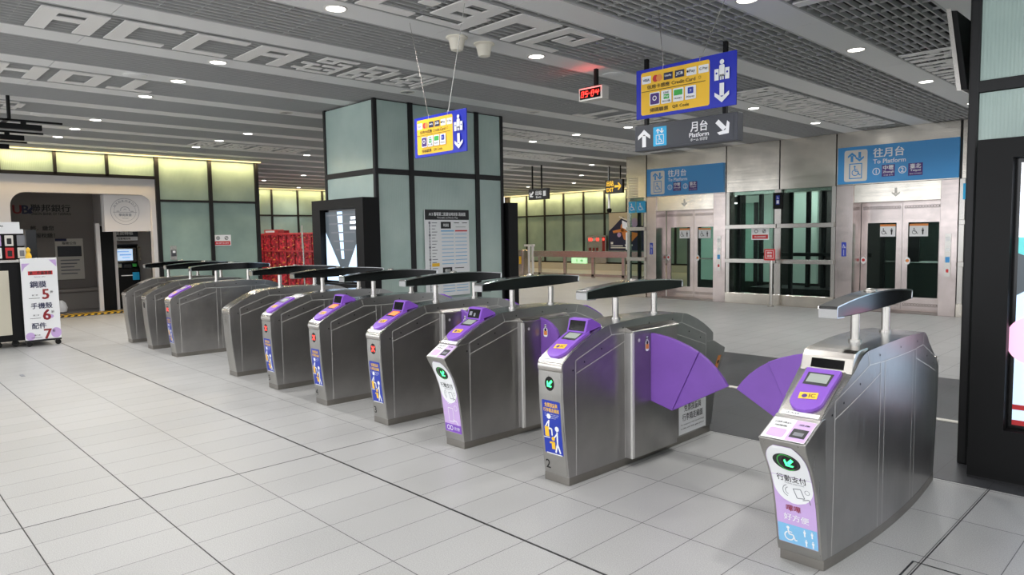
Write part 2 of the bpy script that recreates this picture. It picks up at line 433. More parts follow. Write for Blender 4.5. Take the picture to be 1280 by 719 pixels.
letters(-4.35, 2.55, ['L', 'L', 'P1', 'P2', 'P3'], w=.52)
def rnd(n=5, seed=0):
    R = random.Random(seed); out = []
    for k in range(n):
        g = []
        for r in range(9):
            g.append('1' * 11 if r % 4 == 0 and R.random() < .6 else ''.join('1' if (c % 3 == 0 or R.random() < .28) else '0' for c in range(11)))
        nm = 'R%d_%d' % (seed, k); G[nm] = g; out.append(nm)
    return out
def bars(n, seed):
    R = random.Random(seed); out = []
    for k in range(n):
        g = [];
        for r in range(8): g.append(''.join('1' if (c in (0, 1, 4, 7, 8)) or (r in (0, 4) and R.random() < .5) or R.random() < .12 else '0' for c in range(10)))
        nm = 'B%d_%d' % (seed, k); G[nm] = g; out.append(nm)
    return out
letters(-4.35, 9.0, rnd(4, 1) + bars(4, 2), w=.56, pitch=.62)
letters(-6.75, 8.6, ['J'] + bars(6, 3), w=.5)
letters(-9.15, 8.7, rnd(4, 4) + bars(5, 5), w=.55)
letters(-11.55, 9.2, rnd(7, 6), w=.55)
letters(-13.95, 5.2, rnd(4, 7), w=.5)
letters(-13.95, 10.5, rnd(6, 12), w=.5)
letters(-1.95, 8.55, bars(5, 8), w=.52, h=.72)
letters(-1.95, 4.2, bars(3, 9), w=.6, pitch=.64, h=.72)

# wall washers (warm cove strips) -------------------------------------
def cove(name, a, b, label, pw):
    o = MB(); x0, x1 = sorted((a[0], b[0])); y0, y1 = sorted((a[1], b[1]))
    o.box(x0, x1, y0, y1, CEIL - .035, CEIL - .015); m = o.build(name, 'cove'); tag(m, label, 'light')
    L = bpy.data.lights.new('cove_light', 'AREA'); L.shape = 'RECTANGLE'; L.color = (1, .72, .36)
    lx = max(x1 - x0, .05); ly = max(y1 - y0, .05); L.size = lx; L.size_y = ly; L.energy = pw * max(lx, ly)
    lo = bpy.data.objects.new('cove_light', L); COL.objects.link(lo); lo.location = ((x0 + x1) / 2, (y0 + y1) / 2, CEIL - .045)
    return lo
cove('cove_strip', (-16.88, 1.0), (-16.80, 7.7), 'warm light strip along the ceiling edge above the bank front', COVE_W)
cove('cove_strip', (-25.36, 8.3), (-25.28, 24), 'warm light strip along the ceiling above the glass wall behind the red flowers', COVE_W)
cove('cove_strip', (-25.2, 23.95), (-8, 24.03), 'warm light strip along the top of the distant back wall', COVE_W * 1.3)

# left wall with the bank opening --------------------------------------
wl = struct(box_obj('wall_left', (-17.3, -17.03, 5.22, 7.70, 0, CEIL), 'dark_int'))
box_obj('upper_backing', (-17.3, -17.03, 0.6, 5.22, 3.0, CEIL), 'dark_int', wl)
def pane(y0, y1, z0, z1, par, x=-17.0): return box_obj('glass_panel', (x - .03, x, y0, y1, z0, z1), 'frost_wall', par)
for a, b in ((.8, 1.42), (1.48, 2.40), (2.46, 3.35), (3.41, 4.31), (4.37, 5.29)): pane(a, b, 3.04, CEIL - .02, wl)
for a, b in ((5.38, 6.47), (6.55, 7.60)):
    pane(a, b, 2.52, CEIL - .02, wl); pane(a, b, .12, 2.48, wl)
for y in (1.45, 2.43, 3.38, 4.34): box_obj('mullion', (-17.02, -16.955, y - .03, y + .03, 3.0, CEIL), 'frame', wl)
for y in (5.335, 6.51, 7.65): box_obj('mullion', (-17.02, -16.95, y - .042, y + .042, 0, CEIL), 'frame', wl)
box_obj('transom', (-17.02, -16.955, .8, 5.3, 2.97, 3.04), 'frame', wl)
box_obj('transom', (-17.02, -16.957, 5.3, 7.65, 2.475, 2.525), 'frame', wl)
box_obj('skirting', (-17.02, -16.958, 5.3, 7.65, 0, .12), 'frame', wl)
n = empty('notice_plate', (-16.99, 6.74, 1.58), 'red and white prohibition notice on the ribbed glass beside the bank front', 'notice')
box_obj('plate', (-.004, .012, -.21, .21, -.13, .13), 'white', n)
decals('print', [(join(rect(-.19, .19, -.11, -.02)), 'red'), (join(ring(-.1, .055, .045, .012), ring(.1, .055, .045, .012), disc(-.1, .055, .02), line((.07, .02), (.13, .09), .014)), 'ink'), (text('禁止吸菸 禁止飲食', .035, .01), 'white')], lambda i: (lambda u, v: (.0135 + .0006 * i, u, v - (.065 if i == 2 else 0))), n)
n = empty('lock_plate', (-16.99, 5.615, 1.31), 'small grey lock and handle plate on the glass wall beside the telephone', 'lock plate')
box_obj('plate', (-.004, .01, -.07, .07, -.16, .16), 'steel', n, bevel=.003); box_obj('lock_box', (.01, .04, -.05, .05, -.08, .07), 'sign_grey', n, bevel=.004)
decal('badge', rect(-.03, .03, .0, .05), lambda u, v: (.0412, u, v), 'white', n)

# bank shop ------------------------------------------------------------
bk = empty('bank_shopfront', (-17.2, 3.9, 0), 'white bank front with rounded opening and dark sign wall inside, at far left', 'bank front')
def LB(b): return (b[0] + 17.2, b[1] + 17.2, b[2] - 3.9, b[3] - 3.9, b[4], b[5])
q = MB(); out = [(1.0, 0), (1.0, 2.99), (5.29, 2.99), (5.29, 0), (5.20, 0), (5.20, 2.35)]
for i in range(7): t = math.pi / 2 * i / 6; out.append((4.95 + .25 * math.cos(t), 2.37 + .25 * math.sin(t)))
for i in range(7): t = math.pi / 2 + math.pi / 2 * i / 6; out.append((2.86 + .28 * math.cos(t), 2.34 + .28 * math.sin(t)))
out += [(2.58, 0)]
q.prism([(a - 3.9, b) for a, b in out], 0, .03, .20); q.build('portal', 'white_wall', bk)
box_obj('logo_panel', LB((-17.35, -17.1, 4.27, 5.2, 1.81, 2.615)), 'white_wall', bk, bevel=.004)
cx, cz = 4.68 - 3.9, 2.25
q = join(ring(0, 0, .29, .008, 40), ring(0, 0, .22, .005, 40), rect(-.17, -.11, .0, .012), rect(.11, .17, .0, .012), path([(-.09, .01), (-.08, .07), (-.03, .1), (.03, .1), (.08, .07), (.09, .01)], .01), path([(-.03, .03), (0, .06), (.03, .03)], .008),
         rect(-.24, .24, -.02, -.012), move(text('樂高質雲', .06, .03), 0, -.075), move(text('Hydrobot', .03, .01), 0, -.15))
LTS = 'HYDROBOT'; let = []
for i, chh in enumerate(LTS):
    t = math.radians(150 - 120 * i / (len(LTS) - 1)); let.append(move(text(chh, .045, .02), .235 * math.cos(t), .235 * math.sin(t), 1, t - math.pi / 2))
decal('round_logo', join(q, *let), on_x(.1015, cx, cz), 'grey_ink', bk)
bi = struct(box_obj('wall_bank_interior', (-19.75, -19.62, .9, 5.9, 0, 3.05), 'grey_wall'))
box_obj('sign_wall', ((-19.6, -19.5, 1.0, 4.65, 0, 3.0)), 'grey_wall', bi)
box_obj('sign_band', ((-19.5, -19.46, 2.0, 4.62, 2.08, 2.98)), 'grey_wall', bi, bevel=.003)
box_obj('side_wall', ((-19.6, -17.95, 4.62, 4.70, 0, 3.0)), 'white_wall', bi)
box_obj('back_wall', ((-19.6, -19.5, 4.70, 5.9, 0, 3.0)), 'white_wall', bi)
box_obj('niche_wall', ((-18.95, -18.9, 4.78, 5.9, 0, 3.0)), 'white_wall', bi)
box_obj('left_wall', ((-19.6, -17.2, .9, 1.0, 0, 3.0)), 'grey_wall', bi)
box_obj('shop_ceiling', ((-19.6, -17.2, .9, 5.9, 2.99, 3.05)), 'grey_wall', bi)
box_obj('shop_floor', ((-19.6, -17.15, 1.0, 5.2, .001, .015)), 'grey_wall', bi)
box_obj('door_post', (-17.75, -17.66, 4.22, 4.30, 0, 2.0), 'white_wall', bi)
box_obj('dark_doorway', (-17.9, -17.88, 4.32, 4.62, 0, 1.95), 'black_matte', bi)
bs = empty('bank_name_sign', (-17.2, 3.9, 0), 'dark bank name lettering and emblem on the grey wall inside the opening', 'sign')
bp = empty('wall_poster', (-17.2, 3.9, 0), 'white printed poster on the grey wall inside the bank opening', 'poster')
bn = empty('bank_bench', (-17.2, 3.9, 0), 'low grey bench against the wall inside the bank opening', 'bench')
bt = empty('round_stool', (-17.2, 3.9, 0), 'small white rounded stool on the floor inside the bank opening', 'stool')
u0 = on_x(-2.255, 0, 0)
decal('lettering', join(move(fit(text('聯邦銀行', .17, .02), .80), 3.74 - 3.9, 2.40), move(fit(text('UNION BANK OF TAIWAN', .065, .02), .80), 3.74 - 3.9, 2.265)), u0, 'ink', bs)
decals('bank_emblem', [(move(text('U', .19, .06), -.82, 2.36), 'dark_red'), (move(text('B', .19, .06), -.66, 2.36), 'navy'), (pl((-.60, 2.36), (-.52, 2.44), (-.52, 2.38), (-.56, 2.36), (-.52, 2.28), (-.60, 2.26)), 'navy')], ly_x(-2.255, 0, 0), bs)
box_obj('poster_sheet', LB((-19.499, -19.47, 3.78, 4.36, .70, 1.68)), 'offwhite', bp)
decals('poster_print', [(rect(-.25, .25, .05, .30), 'sign_grey'), (join(*[rect(-.2, .2 - .1 * (i % 3) * .6, -.05 - .08 * i, -.025 - .08 * i) for i in range(5)]), 'grey_ink'), (rect(-.29, -.05, .42, .48), 'navy'), (move(text('服務公告', .07, .02), 0, .37), 'ink')], ly_x(-2.265, 4.07 - 3.9, 1.2), bp)
decals('wall_lettering', [(move(text('輕．繳您', .11, .02), 3.55 - 3.9, 1.93), 'ink'), (move(text('報稅繳！', .11, .02), 3.60 - 3.9, 1.76), 'ink')], ly_x(-2.295, 0, 0), bs)
box_obj('bench_seat', LB((-19.45, -18.9, 3.0, 4.6, .42, .5)), 'grey_wall', bn, bevel=.02); box_obj('bench_base', LB((-19.43, -18.95, 3.05, 4.55, .016, .42)), 'grey_wall', bn)
o = MB(); o.lathe([(.02, 0), (.13, .03), (.15, .12), (.12, .22), (.06, .28)], (-1.0, -.35, .016)); o.build('stool_body', 'white', bt, smooth=True)
# cash machine
a = empty('cash_machine', (-18.3, 4.93, 0), 'black cash machine with lit screen beside the bank opening', 'cash machine')
q = MB(); q.prism([(-.3, .0), (.16, .0), (.16, .95), (.02, 1.06), (.02, 1.45), (.10, 1.52), (-.3, 1.52)], 1, -.29, .29); q.build('cabinet', 'black_matte', a, bevel=.006)
box_obj('screen_surround', (.021, .04, -.26, .26, 1.10, 1.44), 'steel', a, bevel=.004)
decals('screen', [(rect(-.20, .18, 1.14, 1.41), 'screen_pale'), (join(rect(-.16, .1, 1.34, 1.36), rect(-.1, .15, 1.26, 1.29), rect(-.05, .12, 1.2, 1.22)), 'screen_blue')], lambda i: (lambda u, v: (.0412 + .0005 * i, u, v)), a)
for k, (y0, y1, z0, z1, mk) in enumerate(((-.24, -.10, .98, 1.07, 'steel'), (-.05, .10, .97, 1.05, 'socket'), (.14, .22, .99, 1.06, 'green'))): box_obj('slot', (.10, .17, y0, y1, z0, z1), mk, a, bevel=.004)
box_obj('leaflet_holder', (.16, .19, .12, .26, .68, .86), 'cyan', a); box_obj('card_reader', (.16, .175, -.12, .12, .78, .80), 'white', a)
h = empty('cash_machine_sign', (-18.3, 4.93, 1.72), 'blue and white header sign above the cash machine', 'sign')
box_obj('sign_box', (0, .12, -.30, .30, -.12, .15), 'sign_grey', h, bevel=.006)
decals('sign_print', [(rect(-.29, .29, -.11, -.02), 'white'), (move(text('提款轉帳', .09, .02), 0, .065), 'white'), (move(text('自動櫃員機', .05, .01), 0, -.065), 'ink')], lambda i: (lambda u, v: (.1212 + .0005 * i, u, v)), h)
h = empty('wall_telephone', (-18.9, 5.42, 1.25), 'white wall telephone handset on a coiled cord right of the cash machine', 'telephone')
q = MB(); q.tube((.03, 0, -.1), (.03, 0, .15), .02); q.tube((.03, 0, .13), (.06, 0, .19), .035); q.tube((.03, 0, -.08), (.06, 0, -.14), .035); q.build('handset', 'plastic', h, smooth=True)
q = MB()
for i in range(12): q.tube((.03, .012 * (i % 2), -.14 - .03 * i), (.03, .012 * ((i + 1) % 2), -.17 - .03 * i), .006, 6)
q.build('cord', 'plastic', h); box_obj('wall_bracket', (-.001, .03, -.05, .05, -.02, .08), 'offwhite', h)
t = MB(); t.box(-17.62, -17.14, 3.0, 5.15, .015, .04); th = t.build('hazard_threshold', 'ink'); tag(th, 'yellow and black striped threshold plate on the floor of the bank opening', 'threshold strip')
q = MB()
for i in range(17):
    y = 3.02 + i * .125; q.poly([(-17.139, y, .016), (-17.139, y + .06, .016), (-17.139, y + .085, .039), (-17.139, y + .025, .039)]); q.poly([(-17.58, y, .0405), (-17.58, y + .06, .0405), (-17.16, y + .12, .0405), (-17.16, y + .06, .0405)])
o = q.build('hazard_stripes', 'yellow', th, recalc=False)

# far walls --------------------------------------------------------------
wf = struct(box_obj('wall_far_left', (-25.8, -25.53, 7.6, 24.2, 0, CEIL), 'dark_int'))
ys = [7.8 + 1.06 * i for i in range(16)]
for i in range(15):
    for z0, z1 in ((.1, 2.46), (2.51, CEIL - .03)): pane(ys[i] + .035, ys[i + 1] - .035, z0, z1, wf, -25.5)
    box_obj('mullion', (-25.52, -25.46, ys[i] - .035, ys[i] + .035, 0, CEIL), 'frame', wf)
box_obj('transom', (-25.52, -25.465, 7.8, 24.1, 2.46, 2.51), 'frame', wf)
wb = struct(box_obj('wall_back', (-25.5, 2, 24.23, 24.5, 0, CEIL), 'dark_int'))
xs = [-24.92 + 1.19 * i - .18 for i in range(18)]
for i in range(17):
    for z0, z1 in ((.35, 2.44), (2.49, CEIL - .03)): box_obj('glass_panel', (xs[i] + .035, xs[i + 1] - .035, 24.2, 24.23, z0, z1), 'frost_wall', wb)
    box_obj('mullion', (xs[i] - .04, xs[i] + .04, 24.15, 24.22, 0, CEIL), 'frame', wb)
box_obj('transom', (-25.5, -5, 24.16, 24.22, 2.44, 2.50), 'frame', wb); box_obj('base_rail', (-25.5, -5, 24.155, 24.22, .28, .35), 'frame', wb)
box_obj('plinth_ledge', (-25.5, -5, 23.95, 24.16, 0, .28), 'beige', wb)

# ================================================================== PILLARS clad in ribbed glass
def pillar(x0, x1, y0, y1, label, ym, xm):
    p = empty('glass_clad_pillar', ((x0 + x1) / 2, (y0 + y1) / 2, 0), label, 'pillar')
    ox, oy = (x0 + x1) / 2, (y0 + y1) / 2
    def B(name, x_0, x_1, y_0, y_1, z0, z1, m, bv=0): return box_obj(name, (x_0 - ox, x_1 - ox, y_0 - oy, y_1 - oy, z0, z1), m, p, bv)
    B('core', x0 + .05, x1 - .05, y0 + .05, y1 - .05, 0, CEIL - .003, 'dark_int')
    zs = ((.12, 2.47), (2.55, CEIL - .02))
    fx = [x0] + xm + [x1]; fy = [y0] + ym + [y1]
    for z0, z1 in zs:
        for i in range(len(fx) - 1):
            for yy in ((y0 + .02, y0 + .05), (y1 - .05, y1 - .02)): B('glass_panel', fx[i] + .04, fx[i + 1] - .04, yy[0], yy[1], z0, z1, 'frost')
        for i in range(len(fy) - 1):
            for xx in ((x1 - .05, x1 - .02), (x0 + .02, x0 + .05)): B('glass_panel', xx[0], xx[1], fy[i] + .04, fy[i + 1] - .04, z0, z1, 'frost')
    for x in fx[1:-1]:
        B('mullion', x - .035, x + .035, y0, y0 + .05, 0, CEIL - .002, 'frame'); B('mullion', x - .035, x + .035, y1 - .05, y1, 0, CEIL - .002, 'frame')
    for y in fy[1:-1]:
        B('mullion', x1 - .05, x1, y - .04, y + .04, 0, CEIL - .002, 'frame'); B('mullion', x0, x0 + .05, y - .04, y + .04, 0, CEIL - .002, 'frame')
    for x in (x0, x1 - .06):
        for y in (y0, y1 - .06): B('corner_post', x, x + .06, y, y + .06, 0, CEIL - .001, 'frame', .012)
    for a in ((x0 + .05, x1 - .05, y0 + .005, y0 + .05), (x0 + .05, x1 - .05, y1 - .05, y1 - .005), (x1 - .05, x1 - .005, y0 + .05, y1 - .05), (x0 + .005, x0 + .05, y0 + .05, y1 - .05)):
        B('transom', *a, 2.475, 2.545, 'frame'); B('skirting', *a, 0, .12, 'frame')
    return p
pillar(-9.63, -8.25, 5.40, 7.83, 'square pillar clad in ribbed green-grey glass behind the middle gates', [6.02, 7.27], [])
pillar(-1.26, .14, 5.40, 7.83, 'ribbed glass pillar above the tall display housing with the pale blue screen', [6.02, 7.27], [])

def display(x0, x1, y0, y1, sx0, sx1, sz0, sz1, label, prints, ztop=2.14):
    cx = (x0 + x1) / 2; d = empty('display_housing', (cx, y0, 0), label, 'digital display')
    q = MB(); w = (x1 - x0) / 2; a, b = sx0 - cx, sx1 - cx
    dpt = y1 - y0
    q.box(-w, a, 0, dpt, .02, ztop); q.box(b, w, 0, dpt, .02, ztop); q.box(a, b, 0, dpt, .02, sz0); q.box(a, b, 0, dpt, sz1, ztop); q.box(a, b, .09, dpt, sz0, sz1)
    q.build('housing', 'black_matte', d)
    box_obj('floor_base', (-w - .0, w + .0, -.0 + .01, dpt - .01, 0, .02), 'ink', d)
    box_obj('screen_bezel', (a, b, .075, .09, sz0, sz1), 'black', d)
    q = MB()
    for i, (sh, mk) in enumerate(prints): q.flat(sh, (lambda i: lambda u, v: (a + .03 + u * (b - a - .06), .0745 - .0006 * i, sz0 + .03 + v * (sz1 - sz0 - .06)))(i), mk)
    q.build('screen', None, d, recalc=False); return d
pr = [(rect(0, 1, 0, 1), 'screen_dark'), (pl((0, 0), (.42, 0), (.40, .22), (0, .70)), 'screen_pale'), (pl((1, 0), (.62, 0), (.66, .22), (1, .66)), 'screen_pale'),
      (pl((.36, 1), (.52, 1), (.54, .32), (.46, .32)), 'screen_pale'), (join(*[line((.30 - .26 * t, .95 - .5 * (1 - t)), (.80 + .16 * t, .95 - .5 * (1 - t)), .02) for t in (0, .25, .5, .75, 1)]), 'grey_ink'),
      (join(rect(.38, .62, .02, .12), rect(.74, .92, .74, .78), rect(.74, .92, .82, .86), rect(.76, .9, .88, .92)), 'screen_white'), (join(rect(.34, .42, .10, .17), rect(.5, .56, .02, .07)), 'red')]
display(-9.55, -8.16, 5.13, 5.385, -9.32, -8.35, .95, 2.00, 'black display housing on the middle pillar, its screen showing a ceiling and white walls', pr)
pr = [(rect(0, 1, 0, 1), 'screen_pale'), (rect(0, 1, .55, .72), 'screen_teal'), (disc(.10, .33, .16, .09, 20), 'screen_pink'), (disc(.55, .42, .2, .12, 20), 'screen_white'), (join(rect(0, 1, .06, .08), rect(0, 1, .0, .02)), 'red'), (rect(0, 1, .72, 1), 'screen_white'), (pl((0, .5), (.3, .6), (.0, .66)), 'screen_dark')]
display(-1.14, .10, 5.14, 5.385, -.955, -.09, .34, 2.02, 'tall black display housing close to the camera with a pale blue and pink screen', pr)
dk = box_obj('service_cabinet', (-9.5, -8.17, 7.845, 8.06, 0, 2.12), 'black_matte', None, bevel=.006); tag(dk, 'black cabinet on the back face of the middle glass pillar', 'cabinet')

# timetable board on the pillar
tt = empty('timetable_board', (-8.245, 6.63, 1.45), 'white timetable board with a black header on the middle glass pillar', 'timetable')
box_obj('board', (0, .02, -.42, .42, -.75, .54), 'white', tt, bevel=.002)
it = [(rect(-.42, .42, .39, .54), 'ink'), (join(move(fit(text('A13 機場第二航廈站時刻表 路線圖', .055, .02), .70), 0, .475), move(fit(text('Timetable and Route Map', .03, .01), .4), 0, .418)), 'white'),
      (join(rect(-.345, -.335, -.70, .36), rect(-.13, .06, .26, .36), rect(-.11, .07, -.42, -.32)), 'ink'),
      (join(*[rect(-.30, -.20 - .02 * (i % 3), .34 - .045 * i, .35 - .045 * i) for i in range(23)], *[disc(-.34, .345 - .045 * i, .012 if i % 4 else .02) for i in range(23)]), 'grey_ink'),
      (join(rect(-.13, .12, .215, .235), rect(-.11, .13, -.47, -.45)), 'sky_blue'), (join(rect(.14, .38, .215, .235), rect(.15, .39, -.47, -.45)), 'red'),
      (join(*[rect(-.12 + .26 * c, .11 + .26 * c, .17 - .055 * i, .18 - .055 * i) for i in range(9) for c in (0, 1)], *[rect(-.11 + .26 * c, .12 + .26 * c, -.51 - .045 * i, -.5 - .045 * i) for i in range(5) for c in (0, 1)]), 'sky_blue'),
      (rect(-.31, -.17, -.30, -.25), 'yellow'), (join(move(text('時刻', .05, .02), -.035, .31), move(text('假日', .05, .02), -.02, -.37)), 'white'), (join(rect(.12, .22, .34, .35), rect(.28, .38, .34, .35), rect(.15, .35, .28, .285), rect(.12, .3, -.34, -.33)), 'ink')]
decals('print', it, lambda i: (lambda u, v: (.0206 + .0004 * i, u, v)), tt)

# ================================================================== LIFT FRONT
LY = 14.44
wf2 = struct(box_obj('wall_lift', (-10.72, 1.0, LY + .02, LY + .10, 2.47, CEIL), 'dark_int'))
for a, b in ((-10.72, -10.13), (-10.10, -7.99), (-7.965, -6.76), (-6.735, -5.60), (-5.575, -3.46), (-3.42, -2.2), (-2.17, .9)): box_obj('fascia_panel', (a, b, LY - .02, LY + .02, 2.47, CEIL - .002), 'wall_steel', wf2, bevel=.004)
box_obj('corner_return', (-10.72, -10.70, LY + .02, LY + 3.0, 2.47, CEIL), 'wall_steel', wf2)
q = MB()
for i in range(12): q.box(-10.66, -10.36, LY - .024, LY - .018, 2.50 + .04 * i, 2.52 + .04 * i)
q.build('vent_grille', 'gate', wf2)
box_obj('fascia_soffit', (-10.72, 1.0, LY + .10, LY + .6, 2.40, 2.47), 'wall_steel', wf2)
# shaft behind
sh = struct(box_obj('wall_shaft_back', (-10.7, 1.0, 17.2, 17.3, 0, CEIL), 'dark_int'))
for a, b in ((-10.2, -9.4), (-8.9, -8.2), (-7.75, -7.05), (-4.3, -3.6)): box_obj('shaft_panel', (a, b, 17.1, 17.2, .3, 2.9), 'green_wall', sh)
for x in (-8.05, -6.9, -6.55, -6.2, -5.8): box_obj('guide_rail', (x - .04, x + .04, 16.2, 16.3, 0, 3.3), 'frame', sh)
box_obj('shaft_beam', (-8.0, -5.5, 16.1, 16.2, 1.0, 1.08), 'frame', sh); box_obj('shaft_floor_kerb', (-8.0, -5.5, 15.6, 16.6, 0, .28), 'frame', sh)
ls = box_obj('added_shaft_lamp', (-7.4, -6.2, 16.35, 16.45, 2.9, 2.95), 'lamp', sh)  # glowing bar and area light added to brighten the shaft behind the glass
L = bpy.data.lights.new('added_shaft_fill', 'AREA'); L.shape = 'RECTANGLE'; L.size = 1.2; L.size_y = .1; L.energy = 30; lo = bpy.data.objects.new('added_shaft_fill', L); COL.objects.link(lo); lo.location = (-6.8, 16.4, 2.88)
def lift(x0, x1, jl, jr, label):
    """lift doorway: clear opening x0..x1, jambs out to jl and jr"""
    o = empty('lift_entrance', ((x0 + x1) / 2, LY, 0), label, 'lift'); c = (x0 + x1) / 2
    B = lambda nme, b, m, bv=0, par=None: box_obj(nme, (b[0] - c, b[1] - c, b[2] - LY, b[3] - LY, b[4], b[5]), m, par or o, bv)
    B('jamb', (jl, x0, LY - .03, LY + .40, 0, 2.468), 'door_steel', .006); B('jamb', (x1, jr, LY - .03, LY + .40, 0, 2.468), 'door_steel', .006)
    hd = B('header', (x0, x1, LY - .0, LY + .4, 2.12, 2.468), 'wall_steel', .004)
    decal('down_arrow', move(arrow(0, 0, .17), 0, 2.29), (lambda u, v: (u, -.0012, v)), 'offwhite', hd)
    B('sill', (x0, x1, LY - .0, LY + .45, .001, .012), 'etched')
    for i, (a, b) in enumerate(((x0 + .005, c - .003), (c + .003, x1 - .005))):
        q = MB(); a2, b2 = a - c, b - c; wa, wb_ = (a2 + .12, b2 - .10) if i == 0 else (a2 + .10, b2 - .12)
        y0_, y1_ = .42, .45
        q.box(a2, wa, y0_, y1_, .014, 2.12); q.box(wb_, b2, y0_, y1_, .014, 2.12); q.box(wa, wb_, y0_, y1_, .014, .28); q.box(wa, wb_, y0_, y1_, 1.72, 2.12)
        lf = q.build('door_leaf', 'door_steel', o)
        box_obj('door_glass', (wa, wb_, y0_ + .012, y0_ + .018, .28, 1.72), 'clear_glass', lf)
        for zz in (.14, 2.02):
            q = MB(); q.flat(rect(a2 + .03, b2 - .03, zz - .004 - .032, zz - .032), lambda u, v: (u, y0_ - .0010, v))
            for k in range(14): q.flat(ring(a2 + .03 + (k + .5) * (b2 - a2 - .06) / 14, zz, .028, .011, 10), lambda u, v: (u, y0_ - .0012, v))
            q.build('etched_band', 'etched', lf, recalc=False)
        n0, n1 = (wb_ - .30, wb_ - .02) if i == 0 else (wa + .02, wa + .34)
        m = (n0 + n1) / 2
        decals('notice', [(rect(n0, n1, 1.45, 1.69), 'white'), (rect(n0, n1, 1.65, 1.69), 'orange'), (join(wheelchair(m - .07, 1.55, .13), person(m + .07, 1.55, .13)), 'ink')], lambda k: (lambda u, v: (u, y0_ + .0105 - .0004 * k, v)), lf)
        if i == 0:
            decals('round_notice', [(disc(a2 + .05, .98, .05, .07), 'white'), (disc(a2 + .05, .985, .03, .03), 'red')], lambda k: (lambda u, v: (u, y0_ - .0012 - .0004 * k, v)), lf)
        else:
            decals('round_notice', [(disc(a2 + .10, .98, .05, .07), 'white'), (disc(a2 + .10, .985, .03, .03), 'orange')], lambda k: (lambda u, v: (u, y0_ - .0012 - .0004 * k, v)), lf)
    # call plate on right jamb and pictogram on left jamb
    m = (x1 + jr) / 2 - c
    cp = box_obj('call_plate', (m - .05, m + .05, -.042, -.03, .72, 1.5), 'steel', o, .002)
    decals('call_buttons', [(join(rect(m - .035, m + .035, 1.36, 1.44), rect(m - .03, m + .03, 1.18, 1.24)), 'white'), (rect(m - .035, m + .035, .98, 1.08), 'lift_blue'), (rect(m - .02, m + .02, .80, .86), 'red')], lambda k: (lambda u, v: (u, -.0425 - .0004 * k, v)), cp)
    m = (jl + x0) / 2 - c
    decals('braille_plate', [(rect(m - .045, m + .045, 1.07, 1.35), 'sticker_blue'), (wheelchair(m, 1.27, .08), 'white'), (join(*[disc(m, 1.1 + .03 * k, .008) for k in range(4)]), 'white')], lambda k: (lambda u, v: (u, -.0312 - .0004 * k, v)), o)
    return o
lift(-9.83, -8.29, -10.10, -7.99, 'lift doorway with steel double doors beside the two small wheelchair plates')
lift(-5.25, -3.74, -5.57, -3.46, 'lift doorway with steel double doors, the one closer to the tall display housing')
# lift cars seen through the door windows
for cx, lb in ((-9.05, 'dark lift car behind the doors beside the small wheelchair plates'), (-4.5, 'dark lift car behind the doors closer to the tall display housing')):
    c = empty('lift_car', (cx, 15.8, 0), lb, 'lift car')
    box_obj('car_back', (-.85, .85, .65, .70, 0.001, 2.3), 'clear_glass', c); box_obj('car_rail', (-.85, .85, .56, .6, .88, .92), 'steel', c)
    box_obj('car_post', (-.86, -.78, .5, .58, 0.001, 2.3), 'frame', c); box_obj('car_post', (.78, .86, .5, .58, 0.001, 2.3), 'frame', c); box_obj('car_floor', (-.85, .85, -.75, .7, .001, .02), 'dark_int', c)
    box_obj('added_lamp_panel', (-.5, .5, -.3, .3, 2.28, 2.30), 'lamp', c)  # glowing panel and area light added to lift the dark car interior
    L = bpy.data.lights.new('added_car_fill', 'AREA'); L.size = .6; L.energy = 14; lo = bpy.data.objects.new('added_car_fill', L); COL.objects.link(lo); lo.parent = c; lo.location = (0, 0, 2.26)
    box_obj('control_panel', (-.3, -.1, .50, .54, .9, 1.5), 'black_matte', c)

def glazed(x0, xmids, x1, label):
    o = empty('glazed_lift_screen', ((x0 + x1) / 2, LY, 0), label, 'glazed screen'); c = (x0 + x1) / 2
    pts = [x0] + xmids + [x1]
    q = MB()
    for i, x in enumerate(pts):
        w = .04 if i in (0, len(pts) - 1) else .07
        xx = x + (w if i == 0 else -w if i == len(pts) - 1 else 0)
        q.box(xx - w - c, xx + w - c, -.02, .06, .24, 2.468)
    q.build('frame', 'steel', o)
    box_obj('kick_panel', (x0 - c, x1 - c, -.06, .06, 0, .24), 'wall_steel', o, .006)
    for z in (.95, 1.70):
        for i in range(len(pts) - 1): box_obj('rail', (pts[i] - c + .012, pts[i + 1] - c - .012, -.09, -.02, z - .045, z + .045), 'steel', o, .006)
    for i in range(len(pts) - 1): box_obj('glass_pane', (pts[i] - c + .06, pts[i + 1] - c - .06, .015, .03, .24, 2.468), 'clear_glass', o)
    for i in range(len(pts) - 1): box_obj('inner_frame', (pts[i] - c + .12, pts[i] - c + .19, .25, .32, 0.001, 2.468), 'frame', o)
    return o
glazed(-7.975, [-6.78], -5.585, 'steel framed glazed screen between the two lift doorways')
glazed(-10.70, [], -10.115, 'narrow steel framed glazed screen under the two small wheelchair plates')
glazed(-3.445, [-2.3], -1.1, 'steel framed glazed screen mostly hidden behind the tall display housing')
n = empty('notice_plate', (-7.18, LY - .0, 1.54), 'red and white no-smoking notice on the glass between the lifts', 'notice')
box_obj('plate', (-.20, .20, .004, .012, -.13, .13), 'white', n)
decals('print', [(rect(-.18, .18, -.11, -.02), 'red'), (join(ring(-.09, .055, .04, .012), ring(.09, .055, .04, .012), line((.06, .02), (.12, .09), .014)), 'ink'), (move(text('禁止飲食嚼檳榔', .035, .01), 0, -.065), 'white')], lambda k: (lambda u, v: (u, .0032 - .0005 * k, v)), n)
n = empty('intercom_box', (-6.76, LY - .02, 2.24), 'small black intercom box with a blue plate high on the frame between the lifts', 'intercom')
